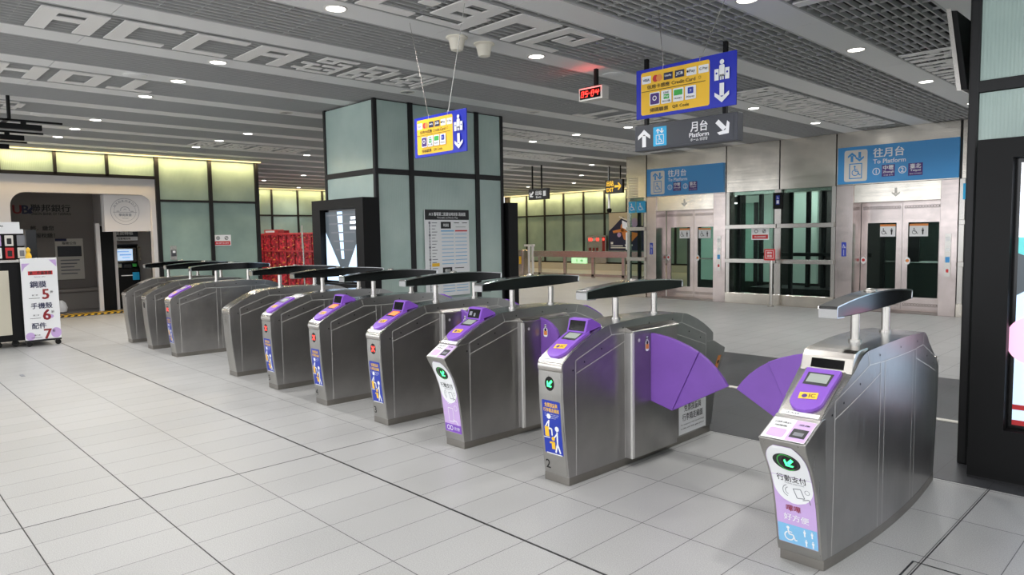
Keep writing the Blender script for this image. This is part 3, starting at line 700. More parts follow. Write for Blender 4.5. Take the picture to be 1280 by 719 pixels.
box_obj('case', (-.10, .10, -.06, 0, -.18, .16), 'black_matte', n, .005); decals('plate', [(rect(-.035, .045, -.09, .10), 'sticker_blue'), (join(wheelchair(.005, .05, .06), rect(-.02, .03, -.07, .0)), 'white')], lambda k: (lambda u, v: (u, -.0612 - .0005 * k, v)), n)
n = empty('notice_post', (-6.78, 14.15, 0), 'steel floor post with a small red notice in front of the lift glass', 'post')
q = MB(); q.tube((0, 0, .02), (0, 0, 1.02), .035); q.lathe([(.07, 0), (.07, .015), (.04, .025)], (0, 0, 0)); q.build('post', 'steel', n, smooth=True)
box_obj('notice_board', (-.14, .10, -.045, -.03, .98, 1.22), 'red', n, .003); decal('print', join(outline(-.11, .07, 1.02, 1.19, .008), move(text('請勿', .05, .02), -.02, 1.14), move(text('倚靠', .05, .02), -.02, 1.07)), lambda u, v: (u, -.0462, v), 'white', n)
for i, (x, lb) in enumerate(((-10.53, 'small blue wheelchair plate at the outer corner of the lift front'), (-10.27, 'small blue wheelchair plate next to the lift jamb, larger of the pair'))):
    n = empty('wheelchair_sign', (x, LY - .03, 2.24), lb, 'sign', 'small blue wheelchair plates'); box_obj('plate', (-.10 if i == 0 else -.13, .10 if i == 0 else .14, -.02, 0, -.14, .14), 'cyan', n, .002)
    decal('pictogram', wheelchair(0, 0, .19), lambda u, v: (u, -.0212, v), 'white', n)
n = empty('wheelchair_sign', (-3.25, LY - .03, 2.24), 'small blue wheelchair plate half hidden behind the tall display housing', 'sign', None); box_obj('plate', (-.14, .14, -.02, 0, -.14, .14), 'cyan', n, .002); decal('pictogram', wheelchair(0, 0, .19), lambda u, v: (u, -.0212, v), 'white', n)
q = empty('glass_poster', (-3.18, LY + .0, 1.55), 'white printed sheet on the glass half hidden by the tall display housing', 'poster'); box_obj('sheet', (-.1, .22, .006, .012, -.42, .28), 'white', q)
decals('print', [(rect(-.06, .1, .08, .2), 'ink'), (join(*[rect(-.06, .15, -.1 - .06 * i, -.07 - .06 * i) for i in range(5)]), 'grey_ink')], lambda k: (lambda u, v: (u, .0052 - .0005 * k, v)), q)

def platform_sign(x0, x1, z0, z1, label):
    o = empty('platform_sign', ((x0 + x1) / 2, LY - .02, (z0 + z1) / 2), label, 'sign'); w = (x1 - x0); h = z1 - z0
    box_obj('sign_panel', (-w / 2, w / 2, -.05, 0, -h / 2, h / 2), 'lift_blue', o, .003)
    k = h
    px_ = -.5 * w + .175 * k
    pic = [(rrect(px_, px_ + .60 * k, -.44 * k, .41 * k, .06 * k), 'offwhite'),
           (join(arrow(px_ + .20 * k, .22 * k, .26 * k, math.pi), arrow(px_ + .40 * k, .22 * k, .26 * k),
                 outline(px_ + .13 * k, px_ + .47 * k, -.37 * k, .05 * k, .025 * k), wheelchair(px_ + .30 * k, -.16 * k, .30 * k)), 'lift_blue')]
    tx = px_ + .75 * k
    pic += [(join(move(text('往月台', .24 * k, .035, 'LEFT'), tx, .285 * k), move(text('To Platform', .115 * k, .03, 'LEFT'), tx, .055 * k),
                  ring(tx + .08 * k, -.21 * k, .095 * k, .018 * k), move(text('1', .11 * k, .02), tx + .08 * k, -.21 * k),
                  ring(tx + .72 * k, -.21 * k, .095 * k, .018 * k), move(text('2', .11 * k, .02), tx + .72 * k, -.21 * k)), 'white'),
            (join(rect(tx + .22 * k, tx + .54 * k, -.36 * k, -.05 * k), rect(tx + .86 * k, tx + 1.20 * k, -.38 * k, -.06 * k)), 'purple_dark'),
            (join(move(fit(text('中壢', .12 * k, .03), .26 * k), tx + .38 * k, -.125 * k), move(fit(text('Zhongli', .07 * k, .02), .27 * k), tx + .38 * k, -.245 * k), move(fit(text('中壢 중리', .035 * k), .22 * k), tx + .38 * k, -.325 * k),
                  move(fit(text('臺北', .12 * k, .03), .26 * k), tx + 1.03 * k, -.135 * k), move(fit(text('Taipei', .07 * k, .02), .25 * k), tx + 1.03 * k, -.25 * k), move(fit(text('台北 타이베이', .035 * k), .28 * k), tx + 1.03 * k, -.33 * k)), 'white')]
    decals('sign_print', pic, lambda i: (lambda u, v: (u, -.0512 - .0006 * i, v)), o)
platform_sign(-10.07, -8.02, 2.48, 3.135, 'blue platform sign over the lift beside the small wheelchair plates')
platform_sign(-5.54, -3.46, 2.49, 3.20, 'blue platform sign over the lift closer to the tall display housing')

# ================================================================== TICKET GATES
def interp(tab, x):
    if x <= tab[0][0]: return tab[0][1]
    for (a, b), (c, d) in zip(tab, tab[1:]):
        if x <= c: return b + (d - b) * (x - a) / (c - a)
    return tab[-1][1]
LTAB = [(0, .853), (.05, .851), (.17, .866), (.37, .888), (.59, .902), (.75, .905), (.80, .903)]
TTAB = TT_STD = [(0, 1.012), (.2, 1.008), (.445, .995), (.50, .985), (.56, .966), (.62, .945), (.68, .920), (.74, .893), (.80, .862), (.86, .826), (.903, .795)]
HL = lambda z: interp(LTAB, z)
ZT = lambda y: interp(TTAB, abs(y))
BULGE = .05
GW = lambda s: .104 + BULGE * (1 - min(1, s * s))
# arc length along the sloping top, from the nose
TT_LOW = [(0, 1.012), (.2, 1.009), (.445, .998), (.52, .975), (.575, .925), (.62, .898), (.67, .868), (.74, .830), (.80, .793), (.86, .756), (.905, .727)]
_arc = []
def set_profile(low):
    global TTAB
    TTAB = TT_LOW if low else TT_STD
    _arc[:] = [(0.0, -.903, ZT(.903))]
    for i in range(1, 61):
        y = -.903 + .6 * i / 60; z = ZT(y); a0, y0, z0 = _arc[-1]; _arc.append((a0 + math.hypot(y - y0, z - z0), y, z))
set_profile(False)
def top_map(a, h):
    for (a0, y0, z0), (a1, y1, z1) in zip(_arc, _arc[1:]):
        if a <= a1 or (a1, y1) == _arc[-1][:2]:
            t = (a - a0) / (a1 - a0); dy, dz = y1 - y0, z1 - z0; n = math.hypot(dy, dz)
            return (y0 + dy * t - dz / n * h, z0 + dz * t + dy / n * h)
def TOP(h, f=-1): 
    def g(u, a):
        y, z = top_map(a, h); return (-u * f * 1.0 if f > 0 else u, -y if f > 0 else y, z)
    return g
def SIDE(sg, h): return lambda y, z: (sg * (GW(y / HL(z)) + h), y, z)
FRONT = lambda h: (lambda u, v: (u, -HL(v) - h, v))
NOSE_HIGH = [(.055, .856), (.10, .862), (.20, .872), (.32, .888), (.42, .904), (.48, .920), (.55, .947), (.62, .983), (.665, 1.010), (.705, 1.030)]
NOSE = NOSE_LOW = [(.055, .872), (.10, .885), (.20, .905), (.30, .925), (.40, .953), (.46, .978), (.52, 1.012), (.585, 1.055), (.62, 1.075), (.655, 1.087)]
NFRONT = lambda h: (lambda u, v: (u, -interp(NOSE, v) - h, v))
def SHELF(h):
    y0, z0, y1, z1 = (-1.087, .657, -.910, .732) if NOSE is NOSE_LOW else (-1.030, .707, -.893, .792)
    L_ = math.hypot(y1 - y0, z1 - z0)
    return lambda u, a: (u, y0 + (y1 - y0) * a / L_ - (z1 - z0) / L_ * h, z0 + (z1 - z0) * a / L_ + (y1 - y0) / L_ * h)
def slab(q, fn, a0, a1, n, mapper, h0, h1, mk=None):
    """a plate with outline rows fn(a)->(left,right) standing h0..h1 off a curved surface"""
    V = []; i0 = len(q.v); k = q.m(mk) if mk else 0
    for i in range(n + 1):
        a = a0 + (a1 - a0) * i / n; l, r = fn(a)
        for h, u in ((h0, l), (h1, l), (h1, r), (h0, r)): q.v.append(tuple(mapper(h)(u, a)))
    for i in range(n):
        b = i0 + 4 * i
        for c in range(3): q.f.append((b + c, b + c + 1, b + c + 5, b + c + 4)); q.mi.append(k)
    q.f.append((i0, i0 + 1, i0 + 2, i0 + 3)); b = i0 + 4 * n; q.f.append((b, b + 3, b + 2, b + 1)); q.mi += [k, k]
GREEN_ARROW = 'arrow'; RED_X = 'x'

def body_mesh():
    q = MB(); ns = 40; nt = 6
    ss = [-1 + 2 * i / ns for i in range(ns + 1)]
    for s in ss:
        zt = ZT(s * .903); w = GW(s)
        col = []
        for t in range(nt + 1):
            z = .05 + (zt - .05) * t / nt; col.append((w, s * HL(z), z))
        for x, y, z in col: q.v.append((-x, y, z))
        for x, y, z in reversed(col): q.v.append((x, y, z))
    m = 2 * (nt + 1)
    for i in range(ns):
        for j in range(m - 1):
            a = i * m + j; q.f.append((a, a + 1, a + m + 1, a + m)); q.mi.append(0)
            if j == nt: q.mi[-1] = 1
    q.f.append(tuple(range(m))); q.f.append(tuple(range(ns * m + m - 1, ns * m - 1, -1))); q.mi += [0, 0]
    q.mats = ['gate', 'gate_top']
    return q
def rail_profile():
    bot = []; topp = []
    for i in range(25):
        t = -1 + 2 * i / 24; y = .57 * t - .02
        topp.append((y, 1.226 + .005 * t + .032 * (1 - t * t))); bot.append((y, 1.174 + .006 * t - .010 * (1 - t * t)))
    return bot, topp
def person_icons(k):
    return join(disc(-.02, .125, .017), path([(-.02, .10), (-.028, .045), (.0, .045), (.0, .0)], .011), path([(-.028, .09), (-.055, .05)], .009),
                disc(.045, .05, .017), path([(.045, .03), (.04, -.05), (.06, -.11)], .012), path([(.04, -.05), (.02, -.11)], .012), path([(.045, .02), (.0, -.03)], .010), rect(-.06, .075, -.125, -.119), rect(-.075, -.02, -.02, -.015))
def indicator(g, kind, mp, z, u=0, label=None):
    q = MB(); q.flat(disc(u, z, .040, .046, 20), mp(.0045), 'black')
    if kind == GREEN_ARROW: q.flat(arrow(u, z, .058, -math.pi / 4), mp(.0052), 'led_green')
    elif kind == RED_X: q.flat(join(line((u - .022, z - .022), (u + .022, z + .022), .014), line((u - .022, z + .022), (u + .022, z - .022), .014)), mp(.0052), 'led_red')
    o = q.build('indicator_light', None, g, recalc=False); o['label'] = 'green arrow light' if kind == GREEN_ARROW else 'red cross light' if kind == RED_X else 'unlit indicator'
    return o
def reader(g, hood, disp, f=-1):
    q = MB(); mp = lambda h: TOP(h, f)
    def fn(a):
        r = .078
        if a < .03 + r: d = .03 + r - a; return -math.sqrt(max(1e-6, r * r - d * d)), math.sqrt(max(1e-6, r * r - d * d))
        return -r - .006 * (a - .108) / .2, r + .006 * (a - .108) / .2
    def slab_(q, *a): slab(q, *a)
    slab(q, fn, .032, .335, 22, mp, -.004, .020)
    r = q.build('card_reader', 'purple', g, bevel=.004)
    its = [(rows(lambda a: (-.058 - .04 * (a - .19), .058 + .04 * (a - .19)), .205, .30, 5), 'socket'), (rows(lambda a: (-.05, .05), .225, .29, 3), disp),
           (move(rect(-.043, .043, -.022, .022, 2), 0, .128, 1, .12), 'yellow'), (move(text('IC', .024, .03), .018, .13, 1, .12), 'ink'), (disc(-.016, .123, .013), 'purple_dark')]
    decals('reader_face', its, lambda i: TOP(.0208 + .0006 * i, f), r)
    decals('tap_strip', [(rows(lambda a: (-.088, .088), .004, .030, 2), 'white'), (join(fit(move(text('iPASS', .009, .02), 0, 0), .06)), 'ink')], lambda i: (lambda u, a: TOP(.0042 + .0006 * i, f)(u - (.035 if i else 0), a + (.017 if i else 0))), g)
    if hood:
        s = -1 if f < 0 else 1
        q = MB(); P = [(-.655, .955), (-.625, 1.042), (-.585, 1.046), (-.49, 1.00), (-.49, .985)]
        q.prism([(y * -s, z) for y, z in P], 0, -.080, .080); h = q.build('display_hood', 'purple', r, bevel=.004)
        def hm(h_): return lambda u, v: (u, (-.655 + .03 * v / .087 - h_) * -s, .955 + v - h_ * .3)
        decals('hood_screen', [(rect(-.066, .066, .012, .078), 'black'), (join(rect(-.05, -.02, .03, .06), rect(.0, .02, .025, .05)) if hood == 'text' else rect(-.05, -.04, .02, .025), 'grey_ink' if hood == 'text' else 'socket')], lambda i: hm(.0012 + .0006 * i), h)
    return r

def gate(x, label, num=None, addon=False, kind=None, rdr=None, disp='lcd', sticker=False, band=False, flapR=None, flapL=None, rear=False, rear_nose=False, yc=4.14):
    global NOSE, BULGE
    BULGE = .05 if addon == 'fancy' else .014
    low = addon == 'fancy'; set_profile(low); NOSE = NOSE_LOW if low or rear_nose else NOSE_HIGH
    g = empty('ticket_gate', (x, yc, 0), label, 'ticket gate', 'row of ticket gates')
    b = body_mesh().build('body', None, g, smooth=True)
    # plinth
    q = MB(); o1 = []
    for i in range(31): s = -1 + i / 15; o1.append((GW(s) + .001, s * .852))
    q.prism(o1 + [(-a, y) for a, y in reversed(o1)], 2, .001, .052); q.build('plinth', 'plinth', g)
    # seams on both sides
    for sg in (1, -1):
        q = MB()
        for f in (-1, 1):
            segs = [((-.785, .055), (-.785, .80)), ((-.785, .80), (-.425, .925)), ((-.425, .925), (-.448, .992)), ((-.785, .715), (-.285, .865)), ((-.425, .925), (-.285, .922)), ((-.285, .055), (-.285, .92)), ((-.225, .055), (-.225, .915))]
            for (ya, za), (yb, zb) in segs:
                n = max(1, int(math.hypot(yb - ya, zb - za) / .05)); w = .0022
                dx, dz = yb - ya, zb - za; l = math.hypot(dx, dz); nx, nz = -dz / l * w, dx / l * w
                for k in range(n):
                    A = (ya + dx * k / n, za + dz * k / n); Bp = (ya + dx * (k + 1) / n, za + dz * (k + 1) / n)
                    q.flat(pl((A[0] + nx, A[1] + nz), (Bp[0] + nx, Bp[1] + nz), (Bp[0] - nx, Bp[1] - nz), (A[0] - nx, A[1] - nz)), lambda y, z: SIDE(sg, .0012)(-f * y * 1.0 if f > 0 else y, z))
            
        for k in range(12):
            y = -.285 + .57 * k / 12; q.flat(rect(y, y + .0475, .918, .922), SIDE(sg, .0012))
        q.build('panel_seam', 'seam', g, recalc=False)
        q = MB()
        for y, z in ((-.70, .78), (-.53, .845), (-.81, .74), (.70, .78), (.53, .845), (.0, .965), (-.3, .96), (.3, .96)): q.flat(disc(y, z, .006, n=6), SIDE(sg, .0014))
        q.build('screw', 'ink', g, recalc=False)
    # front face
    def face(f):
        s = 1 if f < 0 else -1
        q = MB()
        slab(q, lambda v: (-.094, .094), .056, .735, 14, lambda h: (lambda u, v: (u, s * (-HL(v) - h), v)), -.004, .004)
        fp = q.build('front_panel' if f < 0 else 'rear_panel', 'face', g, bevel=.003)
        q = MB(); pr_ = [(.015 * math.cos(t) - .0, .028 * math.sin(t)) for t in [math.pi / 2 - math.pi * i / 8 for i in range(9)]]
        q.prism([(s * (-.900 - a), .762 + c) for a, c in pr_] , 0, -.102, .102); q.build('nose_trim', 'steel', g, bevel=.003, smooth=True)
        return fp
    if not addon: fp = face(-1)
    if not rear_nose: face(1)
    def add_nose(f, fancy):
        s = 1 if f < 0 else -1
        q = MB(); P = [(-y, z) for z, y in NOSE] + ([(-.910, .732), (-.80, .740), (-.80, .055)] if NOSE is NOSE_LOW else [(-.893, .792), (-.80, .80), (-.80, .055)])
        q.prism([(s * y, z) for y, z in P], 0, -.108, .108); nz = q.build('payment_console', 'face' if f < 0 else 'gate', g, bevel=.004)
        if f < 0:
            vk = 1.0 if fancy else 1.07
            def mpN(h): return lambda u, v: NFRONT(h + .001)(u, v * vk)
            def sf(v):
                lo, hi = .105, .635
                w = .096
                if v > hi - .10: w = .096 * math.sqrt(max(.02, 1 - ((v - (hi - .10)) / .105) ** 2))
                if v < lo + .012: w = .090
                return -w, w
            q = MB()
            q.flat(rows(sf, .105, .63, 26), mpN(.001), 'lilac')
            def cf(v):
                a, b2 = sf(v)
                if v < .415: w = .094 * math.sqrt(max(0, 1 - ((.415 - v) / .095) ** 2)); return -w, w
                return a + .002, b2 - .002
            q.flat(rows(cf, .321, .628, 22), mpN(.0016), 'white')
            q.flat(disc(-.0, .545, .064, .046, 20), mpN(.0022), 'socket')
            q.flat(move(fit(text('行動支付', .035, .015), .14), 0, .452), mpN(.0024), 'ink'); q.flat(move(fit(text('Mobile payments', .009, .01), .09), .01, .426), mpN(.0024), 'grey_ink')
            q.flat(join(path([(.0, .40), (.035, .405), (.05, .36), (.015, .355), (.0, .40)], .004), ring(-.02, .385, .02, .003, 10, math.pi * .6, math.pi * 1.4), ring(-.02, .385, .032, .003, 10, math.pi * .6, math.pi * 1.4), path([(.04, .35), (.07, .36), (.075, .335)], .004), ring(.065, .395, .012, .002)), mpN(.0024), 'grey_ink')
            if fancy:
                q.flat(rect(-.094, .094, .107, .205, 4), mpN(.0018), 'sky_blue')
                q.flat(move(fit(text('嗶嗶', .032, .01), .07), -.01, .292), mpN(.0026), 'dark_red'); q.flat(move(fit(text('好方便', .034, .012), .12), 0, .245), mpN(.0024), 'white')
                q.flat(join(wheelchair(-.038, .155, .08), person(.035, .178, .036), person(.07, .178, .034), person(.04, .13, .036), person(.072, .13, .036)), mpN(.0026), 'white')
            else:
                q.flat(rect(-.094, .094, .107, .165, 3), mpN(.0018), 'purple'); q.flat(join(ring(-.055, .137, .018, .005), ring(-.02, .137, .018, .005), move(fit(text('好方便', .024, .01), .06), .045, .137)), mpN(.0026), 'white')
                q.flat(join(path([(-.035, .285), (.02, .285), (.02, .185), (-.035, .185), (-.035, .285)], .004), path([(.01, .20), (.05, .19), (.065, .165)], .005), ring(.055, .29, .02, .003), ring(-.01, .30, .022, .004, 10, math.pi * .2, math.pi * .8), ring(-.01, .30, .034, .004, 10, math.pi * .2, math.pi * .8)), mpN(.0026), 'white')
            q.build('mobile_payment_sticker', None, nz, recalc=False)
            q = MB(); q.flat(disc(.012, .543, .036, .036, 18), mpN(.0030), 'black'); q.flat(arrow(.012, .543, .056, -math.pi / 4), mpN(.0036), 'led_green'); q.flat(ring(.0, .543, .045, .005, 24), mpN(.0028), 'green'); i_ = q.build('indicator_light', None, nz, recalc=False); i_['label'] = 'green arrow light'
            its = [(rect(-.1, .1, .006, .165), 'white'), (rect(.008, .098, .01, .163), 'lilac'), (rrect(-.085, -.005, .02, .085, .012), 'lilac'), (rect(.018, .088, .035, .10), 'socket'), (rect(.03, .075, .05, .075), 'grey_ink'),
                   (join(move(fit(text('QR掃碼 行動支付', .014, .01), .08), -.045, .13), move(fit(text('感應區', .012, .01), .06), -.045, .105), move(fit(text('感應', .012, .01), .05), .055, .13)), 'ink')]
            decals('console_print', its, lambda i: SHELF(.0012 + .0005 * i), nz)
        else:
            decals('small_notice', [(rect(-.03, .02, .5, .6), 'orange'), (disc(0, .55, .014), 'ink')], lambda i: (lambda u, v: (.1092 + .0005 * i, interp(NOSE, v) - .06 + u, v)), nz)
        return nz
    if addon: add_nose(-1, addon == 'fancy')
    if rear_nose: add_nose(1, False)
    if not addon:
        if kind is not None: indicator(g, kind, FRONT, .655, -.005)
        if sticker:
            q = MB(); F = FRONT
            q.flat(rrect(-.078, .078, .19, .545, .008), F(.0048), 'sticker_blue')
            q.flat(join(move(fit(text('免票孩童與', .028, .03), .11), 0, .515), move(fit(text('行李箱走廂面', .026, .03), .135), 0, .482)), F(.0054), 'yellow')
            q.flat(join(move(fit(text('An open child care and', .008), .12), 0, .455), move(fit(text('luggage use wide gate', .008), .11), 0, .443), move(fit(text('lanes please', .008), .07), 0, .431)), F(.0054), 'white')
            q.flat(move(person_icons(0), -.005, .315, 1.0), F(.0056), 'white'); q.flat(move(join(rect(-.065, -.03, -.01, .055), disc(.002, -.02, .014), path([(0, -.04), (0, -.09)], .03), line((-.03, -.05), (.0, -.045), .012)), -.0, .315), F(.0060), 'yellow')
            q.build('blue_sticker', None, g, recalc=False)
    if num: decal('gate_number', move(text(num, .058, .03), -.064, .115), (NFRONT if addon else FRONT)(.0046), 'ink', g)
    if rdr: 
        q = MB(); slab(q, lambda a: (-.098, .098), .0, .40, 12, lambda h: TOP(h), -.006, .0035); q.build('slope_plate', 'steel', g)
        reader(g, rdr if rdr != 'flat' else None, disp)
    else:
        q = MB(); slab(q, lambda a: (-.098, .098), .0, .44, 12, lambda h: TOP(h), -.006, .0035); q.build('slope_plate', 'chrome', g)
    if rear: reader(g, None, 'lcd', 1)
    if band:
        q = MB(); q.prism([(-.612, .902), (-.585, .972), (-.565, .996), (-.52, 1.006), (-.40, 1.008), (-.40, .98), (-.56, .92)], 0, -.125, .125); bd = q.build('display_band', 'steel', g, bevel=.003)
        decal('black_display', rect(-.075, .085, .016, .060), lambda u, v: (u, -.612 + .027 * v / .07 - .0016, .902 + v), 'black', bd)
    # hand rail
    bot, topp = rail_profile()
    q = MB(); q.prism(bot + topp[::-1], 0, -.044, .044); hr = q.build('rail_core', 'black', g, bevel=.004)
    q = MB(); inner = [(y * .985, z - .004) for y, z in topp]; outer = [(y, z + .004) for y, z in topp]
    path_o = [(-.50, bot[2][1] - .006), (-.594, bot[0][1] - .004)] + [(topp[0][0] - .008, topp[0][1] - .01)] + outer + [(topp[-1][0] + .008, topp[-1][1] - .01), (.554, bot[-1][1] + .0)]
    path_i = [(.540, bot[-1][1] + .004)] + [(topp[-1][0] - .006, topp[-1][1] - .012)] + inner[::-1] + [(topp[0][0] + .006, topp[0][1] - .012), (-.584, bot[0][1] + .004), (-.50, bot[2][1] + .002)]
    q.prism(path_o + path_i, 0, -.046, .046); q.build('rail_cover', 'chrome', g, bevel=.002)
    q = MB(); q.lathe([(.034, 0), (.032, .008), (.018, .014)], (0, -.02, 1.262), 20); o = q.build('rail_top_cap', 'steel', g, smooth=True)
    for y in (-.23, .235):
        q = MB(); q.tube((0, y, ZT(y) - .004), (0, y, 1.156), .0225, 20); q.tube((0, y, ZT(y) - .002), (0, y, ZT(y) + .012), .032, 20); q.build('rail_post', 'steel', g, smooth=True)
    # flaps
    def flap(sg, wide):
        hx = .182 if wide else .168
        q = MB(); zt = .925 if wide else .905
        pr2 = [(.09, -.285), (hx - .02, -.285), (hx - .006, -.279), (hx, -.262), (hx + .004, 0), (hx, .262), (hx - .006, .27), (hx - .02, .275), (.09, .275)]
        q.prism([(sg * a, c) for a, c in pr2], 2, .058, zt); hs = q.build('flap_housing', 'gate', g, smooth=True)
        q = MB(); q.prism([(sg * .09, zt), (sg * (hx + .006), zt), (sg * (hx + .006), zt + .012), (sg * .13, zt + .035), (sg * .09, zt + .035)], 1, -.285, .275); q.build('housing_cap', 'steel', hs, bevel=.003)
        q = MB(); q.box(*sorted((sg * (hx - .012), sg * (hx + .003))), -.292, -.262, .058, zt); q.build('edge_trim', 'seam', hs, bevel=.004)
        q = MB(); q.flat(disc(-.215, zt - .055, .012), lambda y, z: (sg * (hx + .0048), y, z)); q.build('lock', 'seam', hs, recalc=False)
        X0 = hx - .01
        if wide:
            A = [(X0, .905), (.24, .90), (.32, .888), (.40, .868), (.48, .842), (.557, .808), (.355, .385), (X0, .43)]
            Bf = [(.557, .806), (.62, .765), (.68, .715), (.73, .66), (.765, .61), (.355, .385)]
            parts = [('flap_leaf', A, -.075, -.045), ('flap_leaf', Bf, -.067, -.041)]
        else:
            A = [(X0, .93), (.22, .915), (.28, .885), (.335, .84), (.36, .79), (.26, .50), (X0, .45)]
            parts = [('flap_leaf', A, -.075, -.045)]
        for nme, P, y0_, y1_ in parts:
            q = MB(); q.prism([(sg * a, c) for a, c in P], 1, 0, 1)
            q = MB(); n = len(P); V = [(sg * a, y0_, c) for a, c in P] + [(sg * a, y1_, c) for a, c in P]
            q.v = V; q.f = [tuple(range(n)), tuple(range(2 * n - 1, n - 1, -1))] + [(j, (j + 1) % n, n + (j + 1) % n, n + j) for j in range(n)]; q.mi = [0] * len(q.f)
            q.build(nme, 'purple_flap', g, bevel=.004)
        if wide: mp = lambda i: (lambda u, v: (sg * (hx + .0052 + .0005 * i), -.12 + u * (1 if sg > 0 else -1), .83 + v))
        else: mp = lambda i: (lambda u, v: (sg * (hx + .055) + u, -.0762 - .0005 * i, .82 + v))
        decals('warning_sticker', [(join(rrect(-.022, .022, -.045, .03, .018), disc(0, .045, .012)), 'white'), (rect(-.018, .018, -.03, .005), 'orange'), (join(disc(0, .014, .012), line((-.015, .045), (.015, .045), .008)), 'ink')], mp, hs)
    for sg, w in ((1, flapR), (-1, flapL)):
        if w: flap(sg, w == 'wide')
    return g
g1 = gate(-1.385, 'ticket gate with black display band and pink-blue payment sticker, beside the tall display housing', addon='fancy', kind=GREEN_ARROW, rdr='flat', band=True, flapL='wide', yc=4.095)
g2 = gate(-2.985, 'ticket gate numbered 2 with a wide purple flap and a blue sticker', num='2', kind=GREEN_ARROW, rdr='plain', sticker=True, flapR='wide', rear_nose=True, yc=4.115)
g3 = gate(-4.065, 'ticket gate with projecting console and lilac payment sticker showing a phone outline', addon='plain', kind=GREEN_ARROW, rdr='text', flapR='narrow', rear=True, yc=4.158)
g4 = gate(-5.045, 'red-cross ticket gate with hooded purple reader, directly beside the lilac-sticker gate', num='3', kind=RED_X, rdr='plain', disp='led_amber', sticker=True, flapR='narrow', rear=True)
g5 = gate(-6.065, 'red-cross ticket gate with hooded purple reader, second from the lilac-sticker gate', num='4', kind=RED_X, rdr='plain', disp='led_amber', sticker=True, rear=True)
g6 = gate(-7.095, 'red-cross ticket gate with flat purple reader, beside the plain gate before the pillar', num='5', kind=RED_X, rdr='flat', sticker=True)
g7 = gate(-8.14, 'plain steel ticket gate without reader, in front of the glass pillar')
g8 = gate(-10.125, 'ticket gate with flat purple reader and blue sticker, in the trio by the bank', kind=RED_X, rdr='flat', sticker=True)
g9 = gate(-11.14, 'plain steel ticket gate in the middle of the group of three by the bank', kind='off')
g10 = gate(-12.12, 'plain steel ticket gate ending the row, closest to the cash machine')
# white notice on the far lower side of gate 2
BULGE = .014; set_profile(False)
q = MB(); q.flat(rect(.385, .785, .065, .315, 1), SIDE(1, .0030), 'white')
q.flat(join(move(fit(text('免票孩童與', .055, .01), .25), .585, .262), move(fit(text('行李箱走廂面', .055, .01), .30), .585, .192)), SIDE(1, .0036), 'ink')
q.flat(join(move(fit(text('For temporary child care and large', .014), .34), .585, .135), move(fit(text('trolley use wide gate please', .014), .34), .585, .105)), SIDE(1, .0036), 'ink')
o = q.build('white_notice', None, g2, recalc=False)

